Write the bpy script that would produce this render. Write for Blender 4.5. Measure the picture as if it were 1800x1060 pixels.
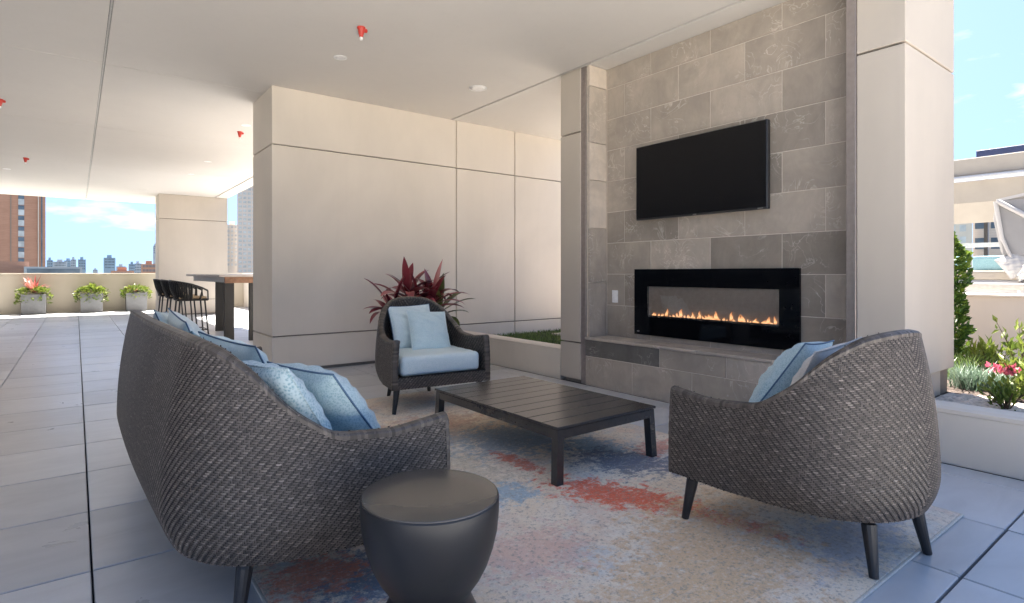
import bpy, bmesh, math, random
import numpy as np
from mathutils import Vector, Matrix
random.seed(7); rng = np.random.default_rng(7)
R = math.radians
S = bpy.context.scene
COL = S.collection
for o in list(bpy.data.objects): bpy.data.objects.remove(o)

# ------------------------------------------------------------------ camera, sky, sun, exposure
THETA = 36.326                        # heading measured from +Y towards +X
cam_d = bpy.data.cameras.new('camera'); cam = bpy.data.objects.new('camera', cam_d); COL.objects.link(cam)
cam.location = (0, 0, 1.07); cam.rotation_euler = (R(90), 0, R(-THETA))
cam_d.sensor_fit = 'HORIZONTAL'; cam_d.sensor_width = 36; cam_d.lens = 987.4/1800*36
cam_d.shift_x = 40/1800; cam_d.shift_y = -50/1800
cam_d.clip_start = .05; cam_d.clip_end = 6000
S.camera = cam

SUNV = Vector((0.95, 1.2, 3.06)).normalized()      # towards the sun
sun_el = math.asin(SUNV.z); sun_az = math.atan2(SUNV.x, SUNV.y)
W = bpy.data.worlds.new('World'); S.world = W; W.use_nodes = True
nt = W.node_tree; nt.nodes.clear()
def wn(t, **k):
    n = nt.nodes.new(t)
    for a, b in k.items(): setattr(n, a, b)
    return n
sky = wn('ShaderNodeTexSky', sky_type='NISHITA', sun_disc=False, sun_elevation=sun_el, sun_rotation=sun_az,
         altitude=800, air_density=1.0, dust_density=0.6, ozone_density=0.3)
tc = wn('ShaderNodeTexCoord'); mp = wn('ShaderNodeMapping'); mp.inputs['Scale'].default_value = (4.5, 4.5, 17.0)
mp.inputs['Location'].default_value = (4.0, 0.4, 0.745)
nz = wn('ShaderNodeTexNoise'); nz.inputs['Scale'].default_value = 1.6; nz.inputs['Detail'].default_value = 7; nz.inputs['Roughness'].default_value = .55
rp = wn('ShaderNodeValToRGB'); rp.color_ramp.elements[0].position = .61; rp.color_ramp.elements[1].position = .80
mx = wn('ShaderNodeMix', data_type='RGBA'); mx.inputs['B'].default_value = (4.2, 4.3, 4.4, 1)
bg = wn('ShaderNodeBackground'); bg.inputs['Strength'].default_value = .05
ow = wn('ShaderNodeOutputWorld'); L = nt.links.new
rot = wn('ShaderNodeVectorRotate', rotation_type='Z_AXIS'); rot.inputs['Angle'].default_value = R(-9.8)
lift = wn('ShaderNodeVectorMath', operation='MULTIPLY_ADD'); lift.inputs[1].default_value = (1, 1, .85); lift.inputs[2].default_value = (0, 0, .45)
nrm = wn('ShaderNodeVectorMath', operation='NORMALIZE')      # horizon haze band kept thin
L(tc.outputs['Generated'], lift.inputs[0]); L(lift.outputs[0], nrm.inputs[0]); L(nrm.outputs[0], sky.inputs['Vector'])
L(tc.outputs['Generated'], rot.inputs['Vector']); L(rot.outputs[0], mp.inputs['Vector']); L(mp.outputs[0], nz.inputs['Vector']); L(nz.outputs['Fac'], rp.inputs[0])
L(rp.outputs[0], mx.inputs['Factor']); L(sky.outputs[0], mx.inputs['A']); L(mx.outputs['Result'], bg.inputs[0]); L(bg.outputs[0], ow.inputs[0])

sd = bpy.data.lights.new('sun', 'SUN'); sun = bpy.data.objects.new('sun', sd); COL.objects.link(sun)
sd.energy = 5.0; sd.angle = R(.5); sd.color = (1, .945, .865)
sun.rotation_euler = SUNV.to_track_quat('Z', 'Y').to_euler(); sun.location = (6, 6, 30)
S.view_settings.view_transform = 'Standard'; S.view_settings.look = 'None'; S.view_settings.gamma = 1
S.view_settings.use_curve_mapping = False
S.view_settings.exposure = 2.87
S.cycles.max_bounces = 10; S.cycles.diffuse_bounces = 7; S.cycles.glossy_bounces = 4

# ------------------------------------------------------------------ materials
class NT:
    def __init__(s, name):
        s.m = bpy.data.materials.new(name); s.m.use_nodes = True; s.t = s.m.node_tree
        s.b = s.t.nodes['Principled BSDF']; s.l = s.t.links.new
    def n(s, typ, ins=None, **k):
        n = s.t.nodes.new(typ)
        for a, b in k.items(): setattr(n, a, b)
        for a, b in (ins or {}).items():
            if hasattr(b, 'is_linked') or hasattr(b, 'links'): s.l(b, n.inputs[a])
            else: n.inputs[a].default_value = b
        return n
    def set(s, **k):
        for a, b in k.items():
            i = s.b.inputs[a.replace('_', ' ')]
            if hasattr(b, 'links'): s.l(b, i)
            else: i.default_value = b
    def obj(s): return s.n('ShaderNodeTexCoord').outputs['Object']
    def pos(s): return s.n('ShaderNodeNewGeometry').outputs['Position']
    def noise(s, vec, scale, detail=4, rough=.5, dist=0.0, out='Fac'):
        return s.n('ShaderNodeTexNoise', {'Vector': vec, 'Scale': scale, 'Detail': detail, 'Roughness': rough, 'Distortion': dist}).outputs[out]
    def ramp(s, fac, stops):
        n = s.n('ShaderNodeValToRGB', {'Fac': fac}); e = n.color_ramp.elements
        while len(e) < len(stops): e.new(.5)
        for i, (p, c) in enumerate(stops):
            e[i].position = p; e[i].color = (c, c, c, 1) if isinstance(c, (int, float)) else (*c, 1)
        return n.outputs[0]
    def mix(s, f, a, b, typ='MIX'):
        n = s.n('ShaderNodeMix', data_type='RGBA', blend_type=typ)
        for k, v in (('Factor', f), ('A', a), ('B', b)):
            if hasattr(v, 'links'): s.l(v, n.inputs[k])
            elif k == 'Factor': n.inputs[k].default_value = v
            else: n.inputs[k].default_value = (*v, 1)
        return n.outputs['Result']
    def math(s, op, a, b=0.0, c=None):
        n = s.n('ShaderNodeMath', operation=op)
        for i, v in enumerate((a, b) if c is None else (a, b, c)):
            if hasattr(v, 'links'): s.l(v, n.inputs[i])
            else: n.inputs[i].default_value = v
        return n.outputs[0]
    def bump(s, h, strength=.3, dist=.01):
        s.l(s.n('ShaderNodeBump', {'Height': h, 'Strength': strength, 'Distance': dist}).outputs[0], s.b.inputs['Normal'])
    def mapv(s, vec, scale=(1,1,1), loc=(0,0,0), rot=(0,0,0)):
        return s.n('ShaderNodeMapping', {'Vector': vec, 'Scale': scale, 'Location': loc, 'Rotation': rot}).outputs[0]

def simple(name, col, rough=.6, spec=.5, metal=0, var=.08, scale=30, bump=0):
    q = NT(name); v = q.pos(); f = q.noise(v, scale, 4)
    a = tuple(c*(1-var) for c in col); b = tuple(min(1, c*(1+var)) for c in col)
    q.set(Base_Color=q.ramp(f, [(.3, a), (.7, b)]), Roughness=rough, Specular_IOR_Level=spec, Metallic=metal)
    if bump: q.bump(f, bump, .004)
    return q.m

def mat_plaster(name, col, var=.10):
    q = NT(name); v = q.pos()
    big = q.noise(q.mapv(v, (1, 1, .6)), .9, 5, .55, .4); med = q.noise(v, 7, 5, .6); fine = q.noise(v, 160, 3, .6)
    streak = q.noise(q.mapv(v, (9, 9, .5)), 1.6, 4, .6)
    c = q.ramp(big, [(.3, tuple(x*(1-var) for x in col)), (.7, tuple(x*(1+var*.5) for x in col))])
    c = q.mix(q.ramp(streak, [(.52, 0.0), (.75, .12)]), c, tuple(x*.84 for x in col))
    c = q.mix(q.ramp(med, [(.6, 0.0), (.78, .18)]), c, tuple(x*.9 for x in col))
    q.set(Base_Color=c, Roughness=.82, Specular_IOR_Level=.3)
    q.bump(q.math('ADD', q.math('MULTIPLY', fine, .5), med), .22, .004)
    return q.m

def mat_stone(name, dark=1.0, tint=(1, 1, 1)):
    q = NT(name); oi = q.n('ShaderNodeObjectInfo')
    off = q.n('ShaderNodeCombineXYZ', {'X': q.math('MULTIPLY', oi.outputs['Random'], 37.0), 'Y': q.math('MULTIPLY', oi.outputs['Random'], 91.0), 'Z': q.math('MULTIPLY', oi.outputs['Random'], 53.0)}).outputs[0]
    v = q.n('ShaderNodeVectorMath', {0: q.pos(), 1: off}, operation='ADD').outputs[0]
    vr = q.mapv(v, (1, 1.0, .45), rot=(.75, 0, 0))
    cloud = q.noise(v, 2.4, 6, .6, .8); med = q.noise(vr, 9, 6, .65, 1.4); fine = q.noise(v, 60, 4, .6)
    wisp = q.noise(q.mapv(v, (1, 1, 1), rot=(.6, .2, 0)), 4.2, 3, .5, 2.6)
    wl = q.math('SUBTRACT', 1.0, q.math('MULTIPLY', q.math('ABSOLUTE', q.math('SUBTRACT', wisp, .5)), 46.0))
    wl = q.math('MULTIPLY', q.math('MAXIMUM', wl, 0.0), q.ramp(q.noise(v, 3.1, 3), [(.48, 0.0), (.66, .55)]))
    col = lambda k: (k*1.06*tint[0]*dark, k*.915*tint[1]*dark, k*.765*tint[2]*dark)
    c = q.ramp(cloud, [(.25, col(.285)), (.5, col(.375)), (.75, col(.46))])
    c = q.mix(q.ramp(med, [(.42, 0.0), (.7, .4)]), c, (.29*dark, .262*dark, .23*dark))
    tone = q.ramp(oi.outputs['Random'], [(0, .68), (.5, .95), (1, 1.18)])
    c = q.mix(1.0, c, tone, 'MULTIPLY')
    c = q.mix(wl, c, (.80, .74, .66))
    q.set(Base_Color=c, Roughness=q.ramp(med, [(.3, .5), (.7, .68)]), Specular_IOR_Level=.4)
    q.bump(q.math('ADD', q.math('MULTIPLY', fine, .35), q.math('ADD', med, q.math('MULTIPLY', wl, .3))), .5, .010)
    return q.m

PX0, PXP, PY0, PYP = .046, .6158, .61, .622      # paver joints
def mat_paver():
    q = NT('porcelain_paver'); v = q.pos()
    cell = q.n('ShaderNodeVectorMath', {0: q.mapv(v, (1/PXP, 1/PYP, 0), (-PX0/PXP, -PY0/PYP, 0))}, operation='FLOOR').outputs[0]
    wnz = q.n('ShaderNodeTexWhiteNoise', {'Vector': cell}, noise_dimensions='3D')
    vv = q.n('ShaderNodeVectorMath', {0: v, 1: wnz.outputs['Color']}, operation='ADD').outputs[0]
    streak = q.noise(q.mapv(vv, (.9, 3.0, 1)), 2.6, 6, .62, .9); blot = q.noise(vv, 3.4, 5, .6, .5); fine = q.noise(v, 90, 4, .6)
    c = q.ramp(streak, [(.28, (.485, .49, .505)), (.5, (.535, .54, .555)), (.75, (.585, .59, .605))])
    c = q.mix(q.ramp(blot, [(.55, 0.0), (.78, .30)]), c, (.66, .67, .69))
    c = q.mix(1.0, c, q.ramp(wnz.outputs['Value'], [(0, .82), (1, 1.10)]), 'MULTIPLY')
    q.set(Base_Color=c, Roughness=q.ramp(blot, [(.3, .27), (.7, .36)]), Specular_IOR_Level=.6)
    q.bump(q.math('ADD', streak, q.math('MULTIPLY', fine, .4)), .07, .004)
    return q.m

def mat_wicker():
    q = NT('woven_resin_wicker'); at = q.n('ShaderNodeAttribute', attribute_name='tone'); v = q.obj()
    c = q.ramp(at.outputs['Fac'], [(0, (.030, .024, .020)), (.3, (.054, .044, .037)), (.6, (.138, .114, .096)), (1, (.38, .32, .28))])
    st = q.noise(v, 240, 3, .6)
    c = q.mix(q.ramp(st, [(.45, 0.0), (.7, .4)]), c, (.035, .031, .03))
    q.set(Base_Color=c, Roughness=.46, Specular_IOR_Level=.5); q.bump(st, .25, .002)
    return q.m

def mat_fabric(name, c0, c1, c2, scale=1.0, rough=.9):
    q = NT(name); v = q.obj()
    cell = q.n('ShaderNodeTexVoronoi', {'Vector': v, 'Scale': 150*scale, 'Randomness': 1.0}).outputs['Distance']
    blot = q.noise(v, 9, 5, .6, .4); fine = q.noise(v, 190*scale, 3, .6)
    c = q.mix(q.ramp(blot, [(.3, 0.0), (.7, 1.0)]), c0, c1)
    c = q.mix(q.ramp(q.math('ADD', q.math('MULTIPLY', cell, .7), q.math('MULTIPLY', fine, .6)), [(.42, 0.0), (.75, .75)]), c, c2)
    q.set(Base_Color=c, Roughness=rough, Specular_IOR_Level=.2, Sheen_Weight=.25, Sheen_Roughness=.5)
    wr = q.noise(v, 14, 4, .6, .6)
    q.bump(q.math('ADD', q.math('MULTIPLY', fine, .25), q.math('MULTIPLY', wr, 1.0)), .35, .008)
    return q.m

def mat_rug():
    q = NT('abstract_woven_rug'); v = q.pos()
    big = q.noise(v, 1.1, 5, .6, .7); med = q.noise(v, 5.5, 7, .7, .6); fine = q.noise(v, 24, 6, .72); grain = q.noise(v, 62, 4, .7); pile = q.noise(v, 190, 3, .7)
    st = q.noise(q.mapv(v, (2.0, 9, 1)), 3.4, 6, .72, .7)
    c = q.ramp(big, [(.28, (.84, .63, .41)), (.45, (.95, .78, .58)), (.58, (.95, .84, .70)), (.75, (.84, .62, .39))])
    c = q.mix(q.ramp(q.noise(q.mapv(v, loc=(7, 3, 0)), 2.3, 6, .68, .5), [(.50, 0.0), (.62, .45)]), c, (.70, .46, .34))
    c = q.mix(q.ramp(q.noise(q.mapv(v, loc=(3, 17, 0)), 2.2, 6, .7, .5), [(.50, 0.0), (.62, .50)]), c, (.50, .58, .64))
    def patch(c, cx, cy, rx, ry, rot, col, n0, amt=.9, soft=.22):
        w = q.mapv(q.n('ShaderNodeVectorMath', {0: v, 1: (-cx, -cy, 0)}, operation='ADD').outputs[0], rot=(0, 0, -rot))
        w = q.mapv(w, (1/rx, 1/ry, 0))
        d = q.n('ShaderNodeVectorMath', {0: w}, operation='LENGTH').outputs['Value']
        nn = q.noise(q.mapv(v, (1.5, 3.2, 1), (n0, n0*2, 0)), 4.2, 8, .78, .6); n2 = q.noise(q.mapv(v, (1, 1, 1), (n0*3, n0, 0)), 22, 6, .8)
        h = q.math('SUBTRACT', q.math('ADD', q.math('MULTIPLY', nn, 1.5), q.math('MULTIPLY', n2, 1.7)), q.math('ADD', q.math('MULTIPLY', d, .60), 1.09))
        return q.mix(q.ramp(h, [(0, 0.0), (soft, amt)]), c, col)
    c = patch(c, 2.00, 3.42, .60, .32, .1, (.55, .30, .21), 1.0, .65)
    c = patch(c, 1.80, 3.05, .4, .2, .1, (.34, .30, .28), 1.5, .6)
    c = patch(c, 1.66, 2.62, .30, .55, .1, (.66, .57, .43), 2.6, .8)
    c = patch(c, 2.28, 2.82, .60, .42, .1, (.24, .36, .46), 2.0, .75)
    c = patch(c, 2.56, 2.38, .26, .22, -1.0, (.16, .36, .52), 4.4, .8)
    c = patch(c, 2.50, 2.08, .44, .27, -1.05, (.10, .125, .20), 3.1, .88)
    c = patch(c, 2.09, 1.80, .46, .20, -1.12, (.85, .13, .035), 5.2, .98)
    c = patch(c, 2.25, 1.32, .34, .09, -1.33, (.74, .19, .09), 6.7, .85)
    c = patch(c, 2.00, 2.44, .28, .08, -1.49, (.72, .14, .06), 9.7, .9)
    c = patch(c, 2.85, 2.15, .22, .14, .2, (.66, .18, .10), 10.9, .7)
    c = patch(c, 1.69, 2.12, .20, .16, .3, (.26, .46, .60), 16.7, .75)
    c = patch(c, 2.55, .95, .50, .20, .1, (.42, .46, .58), 15.9, .6)
    c = patch(c, .80, 1.84, .24, .26, -.3, (.10, .15, .23), 7.3, .9)
    c = patch(c, .68, 1.96, .22, .20, .4, (.78, .24, .12), 8.9, .85)
    c = patch(c, .62, 1.60, .20, .24, .4, (.78, .26, .14), 18.9, .7)
    c = patch(c, 1.40, 1.62, .34, .26, .1, (.80, .48, .38), 12.1, .6)
    c = patch(c, 1.85, 1.18, .75, .42, .4, (.80, .55, .30), 13.3, .9)
    c = q.mix(q.ramp(st, [(.55, 0.0), (.70, .45)]), c, (.93, .87, .79))
    c = q.mix(q.ramp(fine, [(.54, 0.0), (.65, .34)]), c, (.56, .48, .39))
    c = q.mix(q.ramp(grain, [(.54, 0.0), (.63, .62)]), c, (.34, .29, .24))
    c = q.mix(q.ramp(grain, [(.32, .5), (.44, 0.0)]), c, (.95, .90, .82))
    c = q.mix(q.ramp(pile, [(.35, .18), (.6, 0.0)]), c, (.30, .27, .24))
    q.set(Base_Color=c, Roughness=.95, Specular_IOR_Level=.1, Sheen_Weight=.2)
    q.bump(q.math('ADD', pile, q.math('MULTIPLY', grain, 1.6)), .6, .008)
    return q.m

def mat_emit(name, col, st):
    q = NT(name); q.set(Base_Color=(0, 0, 0, 1), Emission_Color=(*col, 1), Emission_Strength=st, Specular_IOR_Level=0.0); return q.m
def mat_leaf(name, stops, rough=.45, trans=.25):
    q = NT(name); v = q.pos(); oi = q.n('ShaderNodeObjectInfo')
    at = q.n('ShaderNodeAttribute', attribute_name='tone'); f = q.math('ADD', q.math('MULTIPLY', at.outputs['Fac'], .75), q.math('MULTIPLY', q.noise(v, 14, 3), .3))
    q.set(Base_Color=q.ramp(f, stops), Roughness=rough, Specular_IOR_Level=.4)
    q.b.inputs['Subsurface Weight'].default_value = 0
    tr = q.n('ShaderNodeBsdfTranslucent'); q.l(q.b.inputs['Base Color'].links[0].from_socket, tr.inputs['Color'])
    ms = q.n('ShaderNodeMixShader', {'Fac': trans}); q.l(q.b.outputs[0], ms.inputs[1]); q.l(tr.outputs[0], ms.inputs[2])
    q.l(ms.outputs[0], q.t.nodes['Material Output'].inputs['Surface']); return q.m
def mat_brick(name, c0, c1, sc=1.0):
    q = NT(name); v = q.pos(); f = q.noise(q.mapv(v, (1, 1, 3)), .25*sc, 6, .7); g = q.noise(q.mapv(v, (.3, .3, 6)), 1.2*sc, 3)
    c = q.mix(q.ramp(g, [(.45, 0.0), (.6, .35)]), q.ramp(f, [(.3, c0), (.7, c1)]), tuple(x*.8 for x in c0))
    q.set(Base_Color=c, Roughness=.9, Specular_IOR_Level=.2); return q.m

M = {}
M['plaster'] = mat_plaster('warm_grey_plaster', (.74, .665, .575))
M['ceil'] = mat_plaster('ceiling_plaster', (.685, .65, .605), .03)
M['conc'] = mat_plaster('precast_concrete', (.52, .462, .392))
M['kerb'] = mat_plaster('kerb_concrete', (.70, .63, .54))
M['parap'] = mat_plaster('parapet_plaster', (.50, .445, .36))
M['joint'] = simple('joint_grey', (.24, .21, .18), .9, .2)  # even grey of the cores behind the joints
M['stone'] = mat_stone('grey_limestone')
M['stoned'] = mat_stone('dark_slate_stone', .62, (.9, .98, 1.05))
M['stonel'] = mat_stone('pale_lit_limestone', 1.4)
M['grout'] = simple('pale_grout', (.64, .575, .50), .9, .2)
M['trim'] = simple('anodised_edge_trim', (.33, .29, .27), .35, .5, .6)
M['paver'] = mat_paver()
M['bouncepav'] = simple('bounce_cream_paver', (.66, .62, .56), .7, .3, 0, .07, 3)  # light bouncing colour for the unseen deck behind the camera
M['void'] = simple('deck_void', (.05, .052, .057), .9, .1)
M['wicker'] = mat_wicker()
M['wbase'] = simple('wicker_core', (.012, .011, .010), .8, .2)
M['legm'] = simple('black_powder_coat', (.018, .018, .02), .38, .5, 0, .1, 60)
M['tab'] = simple('charcoal_aluminium', (.032, .031, .032), .27, .7, 0, .12, 50)
M['drum'] = simple('graphite_resin', (.015, .015, .017), .42, .5, 0, .12, 14, .04)
M['drumt'] = simple('graphite_top_sheen', (.070, .062, .053), .27, .8, 0, .08, 9)  # paler and warmer than the body: ceiling reflection put into the colour
M['bluep'] = mat_fabric('light_blue_fabric', (.50, .66, .68), (.57, .71, .73), (.68, .79, .80))
M['blue'] = mat_fabric('shaded_blue_fabric', (.27, .41, .45), (.33, .47, .51), (.53, .64, .66))  # darkened blue: shade on the cushion faces put into the fabric colour
M['bluet'] = mat_fabric('shaded_textured_weave', (.22, .36, .42), (.28, .43, .48), (.58, .68, .70), .75)  # textured weave, also darkened to hold the shade on the cushion
M['blues'] = mat_fabric('plain_pale_blue_fabric', (.60, .73, .74), (.67, .78, .785), (.77, .85, .85))
M['teal'] = mat_fabric('dusty_teal_fabric', (.15, .31, .38), (.19, .36, .43), (.30, .48, .55))
M['sand'] = mat_fabric('stone_grey_fabric', (.50, .46, .41), (.55, .51, .46), (.62, .58, .53))
M['pip'] = simple('navy_piping', (.10, .17, .26), .8, .2)
M['rug'] = mat_rug()
M['bind'] = simple('rug_binding', (.62, .58, .52), .9, .2, 0, .1, 120)
M['black'] = simple('black_glass', (.004, .004, .005), .05, .16, 0, .05)
M['screen'] = simple('matte_black_screen', (.006, .006, .007), .22, .3, 0, .03)
M['bezel'] = simple('dark_steel_bezel', (.07, .07, .075), .3, .5, .7)
M['white'] = simple('white_plastic', (.88, .87, .85), .4)
M['whitem'] = simple('white_metal', (.55, .53, .50), .4)
M['red'] = simple('red_plastic', (.55, .045, .03), .4)
M['fbox'] = simple('firebox_panel_reflection', (.44, .37, .31), .45, .5, 0)  # beige of the reflection in the glass put into the panel colour
M['ember'] = simple('crushed_glass', (.10, .085, .075), .25, .6, 0, .6, 90, .6)
M['steel'] = simple('brushed_steel', (.5, .5, .5), .3, .5, 1)
M['pot'] = simple('grey_fibre_pot', (.17, .172, .175), .6, .3, 0, .1, 12)
M['glaze'] = simple('green_glazed_pot', (.20, .26, .23), .25, .5)
M['soil'] = simple('dark_soil', (.045, .036, .03), .95, .1, 0, .4, 40, .8)
M['cord'] = simple('black_rope_weave', (.022, .021, .021), .6, .3)
M['seatl'] = simple('tan_seat_pad', (.40, .29, .18), .7, .3)
M['wood'] = simple('oiled_table_wood', (.20, .10, .055), .45, .4, 0, .25, 18)
M['btop'] = simple('grey_table_top', (.33, .30, .28), .3, .5, 0, .15, 8)
M['bapr'] = simple('pale_table_apron', (.55, .52, .48), .5)
M['pave_sun'] = simple('deck_slab_grey', (.42, .41, .40), .8, .3, 0, .08, 2)
M['ground'] = simple('city_ground', (.16, .17, .15), .95, .1, 0, .4, .02)
M['gravel'] = simple('gravel_bed', (.50, .44, .38), .95, .2, 0, .35, 55, 1.0)
M['pebble'] = simple('pale_pebble', (.58, .51, .44), .8, .3, 0, .3, 9)
M['mul'] = simple('brown_mulch', (.075, .058, .05), .95, .1, 0, .5, 70, 1.0)
M['brick'] = mat_brick('red_brown_brick', (.36, .20, .14), (.42, .24, .17))
M['brickp'] = mat_brick('pale_hazed_brick', (.55, .47, .42), (.60, .52, .47))  # washed-out haze of the far tower put into the brick colour
M['win'] = simple('window_glass_far', (.10, .13, .16), .12, .6, 0, .3, .4)
M['winl'] = simple('pale_blind_window', (.42, .44, .45), .3, .5, 0, .25, .5)
M['bluebld'] = simple('blue_grey_facade', (.20, .27, .34), .4, .5, 0, .15, .1)
M['greybld'] = simple('grey_facade', (.33, .35, .38), .8, .3, 0, .15, .1)
M['cream'] = simple('cream_facade', (.55, .50, .44), .8, .3, 0, .06, .3)
M['canvas'] = simple('cream_canvas', (.36, .32, .27), .85, .2, 0, .05, 4)
M['canvw'] = simple('white_canvas', (.50, .48, .46), .8, .2, 0, .03, 6)
M['canvg'] = simple('grey_mesh_canvas', (.27, .265, .265), .85, .2, 0, .05, 6)
M['navy'] = simple('dark_blue_panel', (.05, .06, .12), .35)
M['lime'] = mat_leaf('lime_leaf', [(0, (.045, .085, .014)), (.5, (.14, .20, .028)), (1, (.28, .31, .065))])
M['green'] = mat_leaf('green_leaf', [(0, (.018, .05, .012)), (.5, (.06, .13, .02)), (1, (.20, .27, .03))])
M['bgrass'] = mat_leaf('blue_grass', [(0, (.05, .09, .05)), (.5, (.12, .18, .12)), (1, (.28, .34, .28))])
M['coral'] = mat_leaf('coral_leaf', [(0, (.22, .05, .05)), (.5, (.42, .11, .09)), (1, (.55, .24, .19))])
M['maroon'] = mat_leaf('maroon_leaf', [(0, (.08, .014, .020)), (.5, (.25, .035, .048)), (1, (.50, .13, .14))], .3, .15)
M['dgreen'] = mat_leaf('dark_bronze_leaf', [(0, (.05, .055, .02)), (.5, (.10, .12, .035)), (1, (.20, .22, .07))], .3, .15)
M['pink'] = mat_leaf('pink_petal', [(0, (.50, .08, .14)), (.5, (.65, .14, .22)), (1, (.75, .28, .32))])
M['bark'] = simple('brown_stem', (.10, .07, .045), .9, .2, 0, .3, 60)
M['lgrass'] = mat_leaf('lawn_blade', [(0, (.05, .09, .02)), (.5, (.13, .20, .05)), (1, (.26, .34, .12))])

# ------------------------------------------------------------------ mesh helpers
TR = {}
def thing(name, label, cat, loc=(0, 0, 0), rz=0.0, group=None, kind=None):
    o = bpy.data.objects.new(name, None); COL.objects.link(o); o.empty_display_size = .1
    o.location = loc; o.rotation_euler = (0, 0, rz); TR[o] = Matrix.Translation(loc) @ Matrix.Rotation(rz, 4, 'Z')
    tag(o, label, cat, group, kind); return o
def tag(o, label=None, cat=None, group=None, kind=None):
    if label: o['label'] = label
    if cat: o['category'] = cat
    if group: o['group'] = group
    if kind: o['kind'] = kind
    return o
def link(name, me, mat, parent=None, kind=None):
    o = bpy.data.objects.new(name, me); COL.objects.link(o)
    if mat is not None and not me.materials: me.materials.append(M[mat])
    if parent is not None:
        o.parent = parent
    if kind: o['kind'] = kind
    return o
def mesh(name, vf, smooth=False, tone=None):
    me = bpy.data.meshes.new(name); v, f = vf
    me.from_pydata([tuple(p) for p in v], [], f if isinstance(f, list) else f.tolist())
    if smooth: me.polygons.foreach_set('use_smooth', [True]*len(me.polygons))
    if tone is not None:
        a = me.attributes.new('tone', 'FLOAT', 'FACE'); a.data.foreach_set('value', np.asarray(tone, np.float32))
    me.update(); return me
def part(name, vf, mat, parent=None, world=False, smooth=False, kind=None, tone=None, label=None):
    v, f = vf
    if world and parent is not None:
        inv = top_matrix(parent).inverted(); v = [tuple(inv @ Vector(p)) for p in v]
    o = link(name, mesh(name, (v, f), smooth, tone), mat, parent, kind)
    if label: o['label'] = label
    return o
def top_matrix(p):
    while p.parent is not None: p = p.parent
    return TR.get(p, Matrix.Identity(4))
def box(x0, x1, y0, y1, z0, z1, b=0.0, seg=1):
    bm = bmesh.new(); bmesh.ops.create_cube(bm, size=1)
    for v in bm.verts: v.co = ((x0+x1)/2+v.co.x*(x1-x0), (y0+y1)/2+v.co.y*(y1-y0), (z0+z1)/2+v.co.z*(z1-z0))
    if b: bmesh.ops.bevel(bm, geom=list(bm.edges), offset=b, segments=seg, affect='EDGES', profile=.6)
    bm.verts.index_update(); r = ([tuple(v.co) for v in bm.verts], [[v.index for v in f.verts] for f in bm.faces]); bm.free(); return r
def join(*vfs):
    V, F = [], []
    for v, f in vfs:
        n = len(V); V += [tuple(p) for p in v]; F += [[i+n for i in q] for q in f]
    return V, F
def xf(vf, mat): return [tuple(mat @ Vector(p)) for p in vf[0]], vf[1]
def lathe(prof, n=48, cap=True):
    V, F = [], []
    for r, z in prof:
        for k in range(n): a = 2*math.pi*k/n; V.append((r*math.cos(a), r*math.sin(a), z))
    for i in range(len(prof)-1):
        for k in range(n): F.append([i*n+k, i*n+(k+1) % n, (i+1)*n+(k+1) % n, (i+1)*n+k])
    if cap: F.append(list(range(n))[::-1]); F.append([(len(prof)-1)*n+k for k in range(n)])
    return V, F
def tube(pts, rad, n=8, cap=True):
    pts = [Vector(p) for p in pts]; V, F = [], []; rad = rad if hasattr(rad, '__len__') else [rad]*len(pts)
    up = Vector((0, 0, 1))
    for i, p in enumerate(pts):
        d = (pts[min(i+1, len(pts)-1)]-pts[max(i-1, 0)]).normalized()
        a = d.cross(up if abs(d.z) < .95 else Vector((1, 0, 0))).normalized(); b = d.cross(a)
        for k in range(n): t = 2*math.pi*k/n; V.append(tuple(p+(a*math.cos(t)+b*math.sin(t))*rad[i]))
    for i in range(len(pts)-1):
        for k in range(n): F.append([i*n+k, (i+1)*n+k, (i+1)*n+(k+1) % n, i*n+(k+1) % n])
    if cap: F.append(list(range(n))); F.append([(len(pts)-1)*n+k for k in range(n)][::-1])
    return V, F
def smoothstep(x): x = min(1, max(0, x)); return x*x*(3-2*x)

# ------------------------------------------------------------------ ground, deck
CZ = 3.06
g = part('ground', ([(-4000, -4000, -22), (4000, -4000, -22), (4000, 4000, -22), (-4000, 4000, -22)], [[0, 1, 2, 3]]), 'ground', kind='structure')
deck = thing('terrace_floor', None, None, (0, 0, 0), kind='structure')
part('deck_slab', box(-14, 36, -12, 19.5, -1.2, -.045), 'void', deck)
# in-view pavers one by one, the rest joined
xe = [PX0+PXP*k for k in range(-22, 7)]; xe = [x for x in xe]
ye = [PY0+PYP*k for k in range(-19, 30)]
fullm = mesh('paver', box(.0036, PXP-.0036, .0048, PYP-.0048, -.042, 0, .003), False); fullm.materials.append(M['paver'])
Ct, St = math.cos(R(THETA)), math.sin(R(THETA))
def inview(x, y):
    fw = x*St+y*Ct; r = x*Ct-y*St
    if fw < .8: return False
    u = 860+987.4*r/fw; v = 480+987.4*1.07/fw
    return -160 < u < 1960 and v < 1330
rest = []; pale = []
cnt = 0
for i, x in enumerate(xe):
    for j, y in enumerate(ye):
        x1 = x+PXP; cut = None
        if x1 > 3.93: continue
        nearwall = (1.2 < x+.3 and 6.0 < y+.3 < 7.1)
        if inview(x+PXP/2, y+PYP/2) and y < 15.2 and cnt < 300:
            o = link('paver', fullm, None, deck); o.location = (x, y, random.uniform(-.0008, .0008)); cnt += 1
        elif y+PYP < 19.6:
            (pale if (y < -1.5) else rest).append(xf(box(.0036, PXP-.0036, .0048, PYP-.0048, -.042, 0), Matrix.Translation((x, y, 0))))  # paler pavers behind the camera, added to bounce light under the roof
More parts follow.
